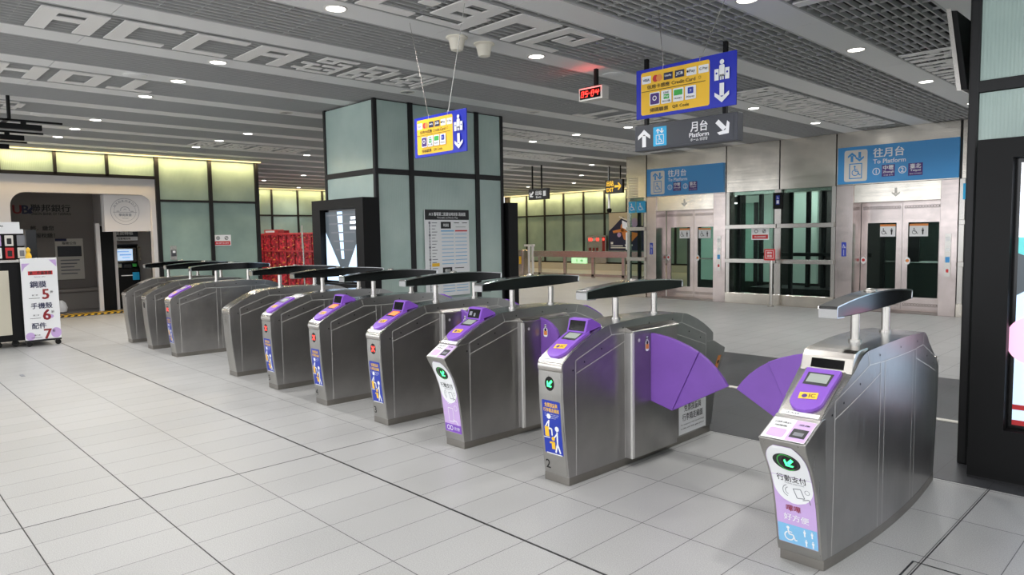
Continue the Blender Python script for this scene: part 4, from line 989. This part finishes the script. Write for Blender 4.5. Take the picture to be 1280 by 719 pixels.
# ================================================================== HANGING SIGNS
def blue_sign(x0, x1, y, zb, zt, hooks, label):
    w = x1 - x0; h = zt - zb; cx = (x0 + x1) / 2; cz = (zb + zt) / 2
    o = empty('hanging_gate_sign', (cx, y, cz), label, 'hanging sign', 'blue and yellow hanging payment signs')
    q = MB(); q.prism([(a, b) for a, b in ((-w / 2, -h / 2), (w / 2, -h / 2), (w / 2, h / 2), (-w / 2, h / 2))], 1, -.006, .006); q.build('sign_board', 'blue', o, bevel=.003)
    K = h; yl, yr = -w / 2 + .055 * w, w / 2 - .245 * w; ym = (yl + yr) / 2; yw = yr - yl
    bx = []; 
    n = 6; bw = yw / n
    row1 = [rrect(yl + bw * (i + .08), yl + bw * (i + .92), .20 * K, .35 * K, .01 * K) for i in (0, 4, 5)]
    c0 = yl + bw * 1.5
    P = [(rrect(yl, yr, -.43 * K, .43 * K, .045 * K), 'yellow'), (join(*row1), 'white'), (disc(c0 - bw * .15, .275 * K, .07 * K), 'red'), (disc(c0 + bw * .18, .275 * K, .07 * K), 'orange'),
         (move(rect(yl + bw * 2.1 - (yl + bw * 2.5), bw * .4, -.07 * K, .07 * K), yl + bw * 2.5, .275 * K), 'navy'), (rect(yl + bw * 3.1, yl + bw * 3.9, .205 * K, .345 * K), 'navy'),
         (join(move(fit(text('VISA', .05 * K, .03), bw * .6), yl + bw * .5, .27 * K)), 'navy'),
         (join(move(fit(text('Pay', .07 * K, .01), bw * .5), yl + bw * 4.58, .275 * K), disc(yl + bw * 4.2, .28 * K, .022 * K), move(fit(text('G Pay', .06 * K, .01), bw * .68), yl + bw * 5.5, .275 * K)), 'ink'),
         (join(move(fit(text('UnionPay', .05 * K, .03), bw * .6), yl + bw * 2.5, .28 * K), move(fit(text('JCB', .07 * K, .04), bw * .6), yl + bw * 3.5, .275 * K)), 'white'),
         (join(rect(yl + .02 * K, yr - .08 * K, .035 * K, .045 * K), move(fit(text('信用卡感應', .085 * K, .015), yw * .34), yl + yw * .27, .12 * K), move(fit(text('Credit Card', .07 * K, .015), yw * .34), yl + yw * .64, .12 * K), ring(yl + yw * .87, .125 * K, .028 * K, .006 * K),
               move(fit(text('掃碼驗票', .085 * K, .015), yw * .28), yl + yw * .28, -.35 * K), move(fit(text('QR Code', .07 * K, .015), yw * .24), yl + yw * .60, -.35 * K)), 'ink')]
    bs = [yl + yw * (.14 + .175 * i) for i in range(4)]
    P += [(join(*[rrect(b, b + yw * .155, -.26 * K, .0, .02 * K) for b in bs]), 'white'), (rrect(bs[0] + yw * .01, bs[0] + yw * .145, -.24 * K, -.02 * K, .02 * K), 'purple_dark'),
          (rect(bs[2] + yw * .015, bs[2] + yw * .14, -.14 * K, -.03 * K), 'green'), (rrect(bs[3] + yw * .04, bs[3] + yw * .12, -.15 * K, -.03 * K, .015 * K), 'sticker_blue'), (rect(bs[1] + yw * .04, bs[1] + yw * .12, -.17 * K, -.08 * K), 'green'),
          (join(ring(bs[0] + yw * .078, -.12 * K, .05 * K, .018 * K), move(text('支', .05 * K), bs[3] + yw * .08, -.09 * K), move(fit(text('Pay', .05 * K, .02), yw * .07), bs[1] + yw * .08, -.125 * K)), 'white'),
          (join(move(fit(text('LINE', .035 * K, .02), yw * .08), bs[1] + yw * .078, -.045 * K), move(fit(text('街口碼', .04 * K, .01), yw * .12), bs[1] + yw * .078, -.215 * K), move(fit(text('MONEY', .03 * K, .02), yw * .11), bs[2] + yw * .078, -.20 * K), move(fit(text('Alipay', .045 * K, .01), yw * .12), bs[3] + yw * .078, -.21 * K)), 'ink')]
    ux = w / 2 - .125 * w
    P += [(join(disc(ux, .33 * K, .045 * K), rrect(ux - .055 * K, ux + .055 * K, .06 * K, .28 * K, .03 * K), rect(ux - .04 * K, ux - .008 * K, -.0 * K, .10 * K), rect(ux + .008 * K, ux + .04 * K, 0, .10 * K), rect(ux - .155 * K, ux - .065 * K, 0, .21 * K), rect(ux + .065 * K, ux + .155 * K, 0, .21 * K),
                arrow(ux, -.24 * K, .36 * K)), 'white'), (join(disc(ux - .11 * K, .13 * K, .02 * K), disc(ux + .11 * K, .13 * K, .02 * K)), 'blue')]
    decals('sign_print', P, lambda i: (lambda u, v: (u, -.0068 - .0006 * i, v)), o)
    for (hx, hy), sx in zip(hooks, (-.21 * w + .0, .16 * w)):
        q = MB(); q.tube((sx, 0, h / 2 - .02), (hx - cx, hy - y, CEIL - cz), .0028, 6); q.tube((sx, 0, h / 2 - .035), (sx, 0, h / 2 + .012), .007, 8); q.build('sign_cable', 'steel', o)
    return o
blue_sign(-3.70, -2.755, 5.13, 2.585, 3.005, ((-3.52, 5.2), (-2.94, 5.3)), 'blue and yellow payment sign hanging on cables above the dark platform sign')
blue_sign(-5.145, -4.435, 3.80, 2.295, 2.645, ((-5.21, 3.82), (-4.45, 3.82)), 'blue and yellow payment sign hanging on cables in front of the glass pillar')

o = empty('hanging_platform_sign', (-4.09, 6.55, 2.635), 'charcoal platform sign with white arrows hanging on black poles', 'hanging sign')
box_obj('sign_box', (-.615, .615, -.06, .06, -.135, .145), 'sign_grey', o, .006)
box_obj('sign_face', (-.585, .575, -.064, -.058, -.112, .12), 'sign_grey', o)
decals('sign_print', [(join(arrow(-.49, .0, .19, math.pi), arrow(.46, .01, .185, math.radians(45)), move(fit(text('月台', .105, .03), .20), .19, .055), move(fit(text('Platform', .045, .03), .23), .19, -.03), move(fit(text('ホーム 승강장', .032, .01), .20), .19, -.078)), 'white'),
                      (rrect(-.37, -.20, -.10, .105, .008), 'cyan'), (join(outline(-.335, -.235, -.08, .02, .007), wheelchair(-.285, -.03, .08), arrow(-.31, .06, .055, math.pi), arrow(-.26, .06, .055)), 'white')], lambda i: (lambda u, v: (u, -.0646 - .0006 * i, v)), o)
for x in (-.50, .45):
    q = MB(); q.box(x - .02, x + .02, -.02, .02, .14, CEIL - 2.635 - .001); q.build('pole', 'black_matte', o)

o = empty('led_clock', (-5.275, 6.42, 3.22), 'small digital clock with red numerals reading 05 04 hanging from the ceiling', 'clock')
q = MB(); q.box(-.175, .175, -.01, .11, -.075, .075); q.build('case', 'offwhite', o, bevel=.004)
box_obj('face', (-.155, .15, -.0125, -.009, -.055, .055), 'black', o)
SEG = {'0': 'abcdef', '5': 'afgcd', '4': 'fgbc'}
def digit(ch, u, s=.031):
    L_ = {'a': ((-1, 2), (1, 2)), 'g': ((-1, 0), (1, 0)), 'd': ((-1, -2), (1, -2)), 'f': ((-1, 2), (-1, 0)), 'b': ((1, 2), (1, 0)), 'e': ((-1, 0), (-1, -2)), 'c': ((1, 0), (1, -2))}
    return join(*[line((u + (p[0] * .52 + p[1] * .10) * s, p[1] * .52 * s), (u + (r_[0] * .52 + r_[1] * .10) * s, r_[1] * .52 * s), .0075) for k in SEG[ch] for p, r_ in (L_[k],)])
decal('numerals', join(digit('0', -.115), digit('5', -.055), digit('0', .035), digit('4', .10)), lambda u, v: (u, -.0135, v), 'led_red', o)
q = MB(); q.box(.02, .06, .03, .07, .075, CEIL - 3.22 - .001); q.build('pole', 'black_matte', o); box_obj('bracket', (-.12, .12, .035, .065, .075, .095), 'black_matte', o, .004)
cl = bpy.data.lights.new('clock_glow', 'AREA'); cl.shape = 'RECTANGLE'; cl.size = .26; cl.size_y = .08; cl.energy = 1.6; cl.color = (1, .06, .05)
clo = bpy.data.objects.new('clock_glow', cl); COL.objects.link(clo); clo.parent = o; clo.location = (0, -.02, 0); clo.rotation_euler = (math.pi / 2 + .9, 0, 0)

o = empty('hanging_direction_sign', (-13.45, 14.1, 2.71), 'small black direction sign with white arrow on two long poles, in the distance', 'hanging sign')
box_obj('sign_box', (-.36, .36, -.05, .05, -.15, .15), 'ink', o, .004)
decal('sign_print', join(arrow(-.24, .0, .2, -math.pi / 4), move(fit(text('出站', .12, .04), .24), .03, .03), move(fit(text('Exit', .05, .03), .2), .03, -.08), rect(.2, .3, -.06, .08)), lambda u, v: (u, -.0512, v), 'white', o)
for x in (-.25, .1): box_obj('pole', (x - .015, x + .015, -.015, .015, .15, CEIL - 2.711), 'black_matte', o)

o = empty('exit_sign', (-12.3, 16.0, 2.92), 'black exit sign with yellow lettering and arrow beside the lift block', 'hanging sign')
box_obj('sign_box', (-.30, .30, -.05, .05, -.19, .19), 'ink', o, .004)
decal('sign_print', join(move(fit(text('出站', .15, .04), .26), -.13, .085), move(fit(text('EXIT', .11, .03), .25), -.13, -.09), arrow(.15, .0, .24, math.pi / 2)), lambda u, v: (u, -.0512, v), 'yellow', o)
for x in (-.2, .2): box_obj('pole', (x - .012, x + .012, -.012, .012, .19, CEIL - 2.921), 'black_matte', o)
o = empty('security_camera', (-12.62, 16.15, 2.20), 'white stem with black security camera hanging below the exit sign', 'camera')
q = MB(); q.tube((0, 0, .10), (0, 0, CEIL - 2.201), .03); q.build('stem', 'white', o, smooth=True)
q = MB(); q.lathe([(.03, .12), (.07, .10), (.07, .04), (.05, .0)], (0, 0, 0)); q.build('camera_head', 'black_matte', o, smooth=True)

# ceiling fittings
def dl(x, y, label, tilt=False):
    o = empty('downlight', (x, y, CEIL), label, 'downlight', 'round ceiling downlights')
    q = MB(); q.lathe([(.098, -.002), (.096, -.008), (.082, -.010), (.078, -.002)], (0, 0, 0), 28); q.build('trim_ring', 'offwhite', o, smooth=True)
    q = MB(); q.lathe([(.078, -.004), (.06, -.010), (.01, -.013)], (0, 0, 0), 24); q.build('lens', 'lamp', o)
    L = bpy.data.lights.new('downlight_lamp', 'AREA'); L.shape = 'DISK'; L.size = .15; L.energy = DOWNLIGHT_W; L.color = (1, .98, .96); L.spread = math.radians(150)
    lo = bpy.data.objects.new('downlight_lamp', L); COL.objects.link(lo); lo.parent = o; lo.location = (0, 0, -.02)
ordn = ['first', 'second', 'third', 'fourth', 'fifth', 'sixth', 'seventh', 'eighth', 'ninth', 'tenth', 'eleventh', 'twelfth', 'thirteenth', 'fourteenth']
rowsL = [(-2.89, (.7, 3.1, 5.52, 7.9, 10.3, 12.65)), (-5.32, (.7, 3.12, 5.52, 10.37, 12.66)), (-7.68, (.7, 3.09, 10.39)), (-8.87, (3.09, 10.36)), (-10.08, (3.08, 10.4, 15.2)), (-12.46, (3.07, 5.5, 10.3, 15.2)), (-13.6, (3.05, 5.46, 12.6)),
         (-14.82, (3.04, 5.46, 7.92, 12.7, 17.6)), (-17.2, (12.7, 15.2, 20.0)), (-19.65, (10.34, 15.2, 20.0)), (-22.0, (10.2, 15.2, 20.0)), (-24.3, (12.64, 17.6)), (-.48, (.7, 3.1, 10.3)), (1.92, (3.1,)), (-2.89, (-1.7,)), (-5.32, (-1.7,)), (-7.68, (-1.7,)), (-10.08, (.7, -1.7)), (-.48, (-1.7,))]
nears = {k: [] for k in range(len(STRIPS))}
for x, ys_ in rowsL:
    sx = min(STRIPS, key=lambda t_: abs(t_ - x)); nears[STRIPS.index(sx)] += [(sx, y) for y in ys_]
lit = [k for k in nears if nears[k]]
for n_, k in enumerate(lit):
    for j, (sx, y) in enumerate(sorted(nears[k], key=lambda t_: t_[1])):
        dl(sx, y, 'round lit downlight, %s along the %s lit ceiling strip counted from the camera side' % (ordn[j], ordn[n_] if n_ < 14 else 'farthest' if n_ == len(lit) - 1 else 'last but one'))
for x, y, lb in ((-5.28, 4.42, 'cream bucket-shaped ceiling detector, the one closer to the greeting letters'), (-5.28, 4.77, 'cream bucket-shaped ceiling detector, the one closer to the red clock')):
    q = MB(); q.lathe([(.105, 0), (.105, -.012), (.085, -.02), (.078, -.03), (.062, -.11), (.055, -.125), (.03, -.13)], (0, 0, 0), 28)
    o = q.build('ceiling_detector', 'plastic', smooth=True); o.location = (x, y, CEIL - .001); tag(o, lb, 'detector', 'cream ceiling detectors')
def disc_cap(x, y, lb, r=.13):
    q = MB(); q.lathe([(r, 0), (r, -.008), (r - .02, -.014), (.02, -.016)], (0, 0, 0), 32); o = q.build('ceiling_speaker', 'ceil_panel', smooth=True); o.location = (x, y, CEIL - .0005); tag(o, lb, 'speaker', 'round ceiling speakers')
disc_cap(-8.88, 2.62, 'flat round speaker on the ceiling strip above the group of three gates'); disc_cap(-12.48, 2.35, 'flat round speaker on the ceiling above the track lights'); disc_cap(-5.28, 6.85, 'flat round speaker on the ceiling strip beside the red clock')
for x, y, lb in ((-7.68, 5.56, 'unlit recessed spot on the ceiling strip just above the glass pillar'), (-7.68, 7.95, 'unlit recessed spot on the ceiling behind the middle glass pillar'), (-10.08, 5.05, 'unlit recessed spot by the pale front corner of the middle glass pillar')):
    o = empty('unlit_spot', (x, y, CEIL), lb, 'downlight', None)
    q = MB(); q.lathe([(.098, -.001), (.096, -.008), (.08, -.010), (.078, -.002)], (0, 0, 0), 28); q.build('trim_ring', 'offwhite', o, smooth=True); q = MB(); q.lathe([(.078, -.003), (.03, -.012), (.01, -.02)], (0, 0, 0), 20); q.build('reflector', 'gate', o, smooth=True)

# monitor hanging beside the right pillar
o = empty('hanging_monitor', (-1.287, 5.5, 2.52), 'black monitor seen edge-on hanging from the ceiling beside the near glass pillar', 'monitor')
q = MB(); q.prism([(-.05, .01), (0, 0), (-.075, .53), (-.125, .54)], 1, 0, .80); q.build('monitor_case', 'black_matte', o, bevel=.004)
q = MB(); q.prism([(-.058, .014), (-.05, .012), (-.125, .538), (-.133, .536)], 1, .02, .78); q.build('screen', 'black', o)
q = MB(); q.prism([(-.062, .0), (-.035, -.004), (-.11, .55), (-.137, .55)], 1, -.012, 0); q.build('edge_trim', 'steel', o)
q = MB(); q.box(-.085, -.045, .38, .42, .45, CEIL - 2.521); q.build('pole', 'black_matte', o)
# track lights over the shop counter
o = empty('track_light_rack', (-11.11, 1.0, 3.19), 'black track light rack hanging from the ceiling above the shop counter', 'track light')
q = MB(); q.tube((0, .74, .0), (0, .74, CEIL - 3.191), .022, 8); q.build('drop_rod', 'black_matte', o)
for j, (dx, y1, y2) in enumerate(((0, 1.33, 1.09), (-1.2, 1.33, 1.09), (-2.4, 1.33, 1.09))):
    box_obj('track_bar', (dx - .02, dx + .02, -1.2, y1, -.012, .012), 'black_matte', o); box_obj('lamp_bar', (dx - .04, dx + .04, -1.2, y2, -.115, -.045), 'black_matte', o, .004)
    box_obj('link', (dx - .015, dx + .015, .86, .92, -.045, -.012), 'black_matte', o)
box_obj('cross_bar', (-2.42, .02, .70, .74, -.010, .014), 'black_matte', o)

# shop counter and price board
o = empty('shop_counter', (-13.3, 1.3, 0), 'black framed shop counter with beige front beside the price board', 'counter')
box_obj('carcass', (-.38, .38, -1.2, 1.10, .10, 1.30), 'black_matte', o, .006); box_obj('front_panel', (.38, .395, -1.0, .58, .20, 1.18), 'beige', o, .002); box_obj('counter_top', (-.40, .40, -1.22, 1.14, 1.30, 1.34), 'steel', o, .004)
for y in (-.9, .62, .40):
    q = MB(); q.tube((.30, y, .055), (.34, y, .055), .05, 14); q.build('caster', 'black', o, smooth=True)
    box_obj('caster_bracket', (.29, .35, y - .03, y + .03, .05, .10), 'black_matte', o)
o = empty('price_board', (-12.83, 2.26, 0), 'white price board on wheels with red prices 5, 6 and 7 beside the shop counter', 'sign board')
box_obj('board', (-.02, .02, -.235, .235, .10, 1.36), 'white', o, .004)
box_obj('floor_frame', (-.03, .03, -.235, .235, .075, .10), 'ink', o)
for y in (-.19, .19):
    q = MB(); q.tube((-.02, y, .04), (.02, y, .04), .04, 14); q.build('caster', 'black', o, smooth=True); box_obj('caster_bracket', (-.015, .015, y - .02, y + .02, .04, .08), 'black_matte', o)
it = [(join(pl((-.225, 1.15), (-.225, 1.28), (-.12, 1.28), (-.19, 1.22)), pl((.13, 1.33), (.225, 1.33), (.225, 1.22)), disc(-.17, .16, .06), disc(.17, .19, .07, .08), disc(.11, .45, .04, .03)), 'lilac'),
      (rect(-.15, .17, 1.10, 1.16), 'red'), (join(move(fit(text('第二件優惠價', .05, .03), .29), .01, 1.13)), 'ink'), (move(fit(text('Special offer', .02, .01), .15), .0, 1.07), 'grey_ink'),
      (join(move(text('鋼膜', .10, .03), -.03, .955), move(fit(text('手機殼', .09, .03), .28), -.0, .625), move(text('配件', .09, .03), -.05, .315)), 'navy'),
      (join(move(text('5', .15, .05), .06, .80, 1.0), move(text('6', .16, .05), .06, .48), move(text('7', .15, .05), .06, .18)), 'dark_red'),
      (join(*[rect(-.16, -.02, z, z + .006) for z in (.74, .43, .13)], *[move(text('第二件', .025, .01), -.08, z) for z in (.79, .48, .17)], *[move(text('折', .04, .02), .14, z) for z in (.83, .52, .22)]), 'ink')]
decals('print', it, lambda i: (lambda u, v: (.0206 + .0005 * i, u, v)), o)
o = empty('phone_case_rack', (-13.15, 1.45, 1.34), 'black rack of phone cases with a white header card on the shop counter', 'display rack')
box_obj('rack_frame', (-.12, -.06, -.9, .70, 0, .46), 'black_matte', o, .004); box_obj('header_card', (-.1, -.07, -.1, .66, .46, .58), 'white', o, .002); box_obj('header_strip', (-.06, -.05, -.3, .70, .40, .47), 'white', o)
decal('header_lettering', join(move(fit(text('手機殼 保護貼', .03, .02), .3), .3, .52), *[rect(-.4 + .08 * k, -.36 + .08 * k, .42, .44) for k in range(9)]), lambda u, v: (-.0495, u, v) if v < .46 else (-.069, u, v), 'ink', o)
box_obj('side_stand', (-.08, .0, .72, .86, 0, .46), 'black', o, .004)
cols = ['offwhite', 'grey_ink', 'white', 'lilac', 'red', 'offwhite']
k = 0
for r in range(2):
    for c in range(7):
        q = empty('phone_case_pack', (-13.185, 1.08 + .155 * c + .1, 1.36 + .19 * r), ['lower', 'upper'][r] + ' row phone case pack, number %s along the rack from its far end' % ordn[6-c], 'phone case', 'phone case packs on the counter rack')
        box_obj('pack', (0, .02, -.055, .055, 0, .165), cols[(c * 2 + r) % 6], q, .006); decal('case_print', join(rrect(-.03, .03, .03, .12, .01)), lambda u, v: (.0207, u, v), 'ink' if c % 2 else 'grey_ink', q)
o = MB(); o.lathe([(.02, 0), (.06, .01), (.07, .06), (.05, .11), (.03, .13), (.05, .16), (.045, .2), (.01, .23)], (0, 0, 0)); o = o.build('yellow_toy', 'yellow', smooth=True); o.location = (-12.98, 2.16, 1.341); o.scale = (.6, .6, .8); tag(o, 'small yellow soft toy on the counter beside the phone case rack', 'toy')
# red flower wall
o = empty('flower_wall', (-22.0, 11.0, 0), 'red display wall covered with flowers, seen between bank wall and glass pillar', 'flower wall')
box_obj('wall_panel', (-3.2, 3.3, 0, .25, 0, 1.78), 'floral', o)
for z in (.55, 1.15, 1.72): box_obj('shelf_edge', (-3.2, 3.3, -.06, 0, z, z + .05), 'red', o, .004)
for i in range(12): box_obj('divider', (-3.2 + .58 * i, -3.17 + .58 * i, -.03, 0, 0, 1.72), 'dark_red', o)
R = random.Random(3); q = MB()
for i in range(420):
    x = R.uniform(-3.15, 3.25); z = R.uniform(.05, 1.75); r = R.uniform(.03, .06); q.lathe([(r * .3, 0), (r, r * .3), (r * .8, r * .8), (r * .2, r)], (x, -.02, z), 6, R.choice(['red', 'dark_red', 'red', 'orange']))
f_ = q.build('flowers', None, o); f_['kind'] = 'stuff'
o = empty('red_gift_box', (-23.3, 11.12, 1.78), 'red box with white label lying on top of the red flower wall', 'box'); box_obj('carton', (-.7, .35, -.1, .12, 0, .13), 'red', o, .006); box_obj('label', (-.6, .1, -.104, -.1, .03, .1), 'white', o); box_obj('small_box', (.36, .8, -.1, .1, 0, .1), 'dark_red', o, .006)
o = empty('sign_stand', (-19.2, 10.0, 0), 'slim cream stand in front of the red flower wall', 'stand')
q = MB(); q.tube((0, 0, .02), (0, 0, 1.45), .022); q.lathe([(.16, 0), (.16, .015), (.03, .03)], (0, 0, 0)); q.build('stand_pole', 'steel', o, smooth=True); box_obj('sign_plate', (-.05, .05, -.03, -.022, 1.28, 1.98), 'plastic', o, .004)

# railing in front of the back wall
o = empty('steel_railing', (-16.5, 19.6, 0), 'steel railing with wide top band in front of the far back wall', 'railing')
box_obj('top_band', (-2.5, 3.2, -.04, .04, .74, .97), 'steel', o, .01)
for x in (-2.2, -.9, .45, 1.8): box_obj('post', (x - .06, x + .06, -.04, .04, .001, .74), 'steel', o, .004)
box_obj('base_plate', (-2.5, 3.2, -.04, .04, .05, .14), 'steel', o, .004)
o = empty('staffed_gate', (-19.9, 19.6, 0), 'brown steel side gate with green round mark and yellow notice beside the railing', 'gate')
box_obj('left_cabinet', (-.95, -.25, -.2, .2, .001, 1.18), 'gate', o, .02); box_obj('cabinet_top', (-.97, -.23, -.22, .22, 1.18, 1.24), 'door_steel', o, .02); box_obj('right_cabinet', (.2, .44, -.2, .2, .001, 1.0), 'door_steel', o, .02)
box_obj('glass_leaf', (-.24, .19, -.01, .01, .12, .85), 'clear_glass', o); box_obj('leaf_rail', (-.24, .19, -.02, .02, .80, .86), 'steel', o)
box_obj('yellow_notice', (.26, .38, -.206, -.2, .45, .75), 'yellow', o); decal('green_mark', ring(-.72, .5, .2, .05), lambda u, v: (u, -.2012, v), 'green', o)
q = MB(); q.tube((.62, 0, .001), (.62, 0, 1.2), .05); q.tube((.82, 0, .001), (.82, 0, 1.2), .05); q.box(.4, .9, -.05, .05, 1.14, 1.22); q.build('gate_post', 'white', o)
o = empty('ticket_machine', (-19.45, 24.05, .30), 'brown steel ticket machine with red lit panels built into the far back wall', 'ticket machine')
box_obj('cabinet', (-.52, .52, -.08, .08, 0, 1.22), 'door_steel', o, .01); box_obj('upper_panel', (-.48, .30, -.09, -.08, .92, 1.16), 'gate', o, .004); box_obj('side_panel', (.33, .48, -.09, -.08, .5, 1.16), 'dark_red', o, .004)
decals('lit_buttons', [(join(rect(-.42, -.22, .98, 1.1), rect(.0, .16, .98, 1.1), rect(.36, .45, 1.0, 1.1)), 'led_red'), (join(*[rect(-.4 + .2 * i, -.3 + .2 * i, .55, .68) for i in range(3)]), 'dark_red'), (rect(-.2, -.04, .98, 1.1), 'white')], lambda i: (lambda u, v: (u, -.0915 - .0006 * i, v)), o)
o = empty('advert_poster', (-18.0, 24.09, 1.68), 'large poster with an orange figure on dark blue, on the distant back wall', 'poster')
box_obj('board', (-.85, .95, 0, .03, -.82, .80), 'navy', o, .004)
P = [(pl((-.84, .79), (.94, .79), (.94, .2), (.25, .35), (-.1, .62), (-.84, -.0)), 'beige'), (pl((-.84, .02), (-.1, .58), (-.1, .48), (-.84, -.08)), 'navy'),
     (join(disc(-.05, .18, .17), pl((-.65, .02), (-.1, .12), (-.1, -.02), (-.6, -.08)), pl((-.2, .05), (.75, -.1), (.35, -.45), (-.05, -.35))), 'orange'), (join(disc(-.3, -.15, .10), disc(.5, .35, .16, .2), disc(.3, .1, .12)), 'lilac'), (join(line((-.3, .62), (.15, .45), .06), line((.15, .45), (.2, .30), .03), rect(-.75, -.62, -.55, -.45), rect(-.75, -.1, -.64, -.6), rect(-.75, .2, -.72, -.68), rect(.0, .4, -.62, -.56)), 'white')]
decals('artwork', P, lambda i: (lambda u, v: (u, -.0012 - .0006 * i, v)), o)
o = empty('emergency_exit_light', (-20.45, 23.99, .405), 'small pale green lit exit light low on the far back wall behind the railing', 'exit light')
box_obj('lamp_box', (-.42, .42, -.05, .09, -.12, .12), 'exit_green', o, .004); decal('pictogram', join(person(-.1, 0, .16), arrow(.18, 0, .15, math.pi / 2)), lambda u, v: (u, -.0512, v), 'green', o)
o = empty('post_sign', (-14.0, 18.9, 0), 'thin steel post with white box and tilted white sign beside the lift block', 'post')
q = MB(); q.tube((0, 0, .02), (0, 0, 1.25), .03); q.lathe([(.14, 0), (.14, .02), (.04, .03)], (0, 0, 0)); q.build('post', 'steel', o, smooth=True); box_obj('white_box', (-.06, .06, -.04, .04, 1.05, 1.62), 'white', o, .006)
q = MB(); q.prism([(-.22, 1.78), (.16, 1.64), (.16, 1.86), (-.22, 2.02)], 1, -.02, .0); q.build('tilted_sign', 'white', o, bevel=.003)
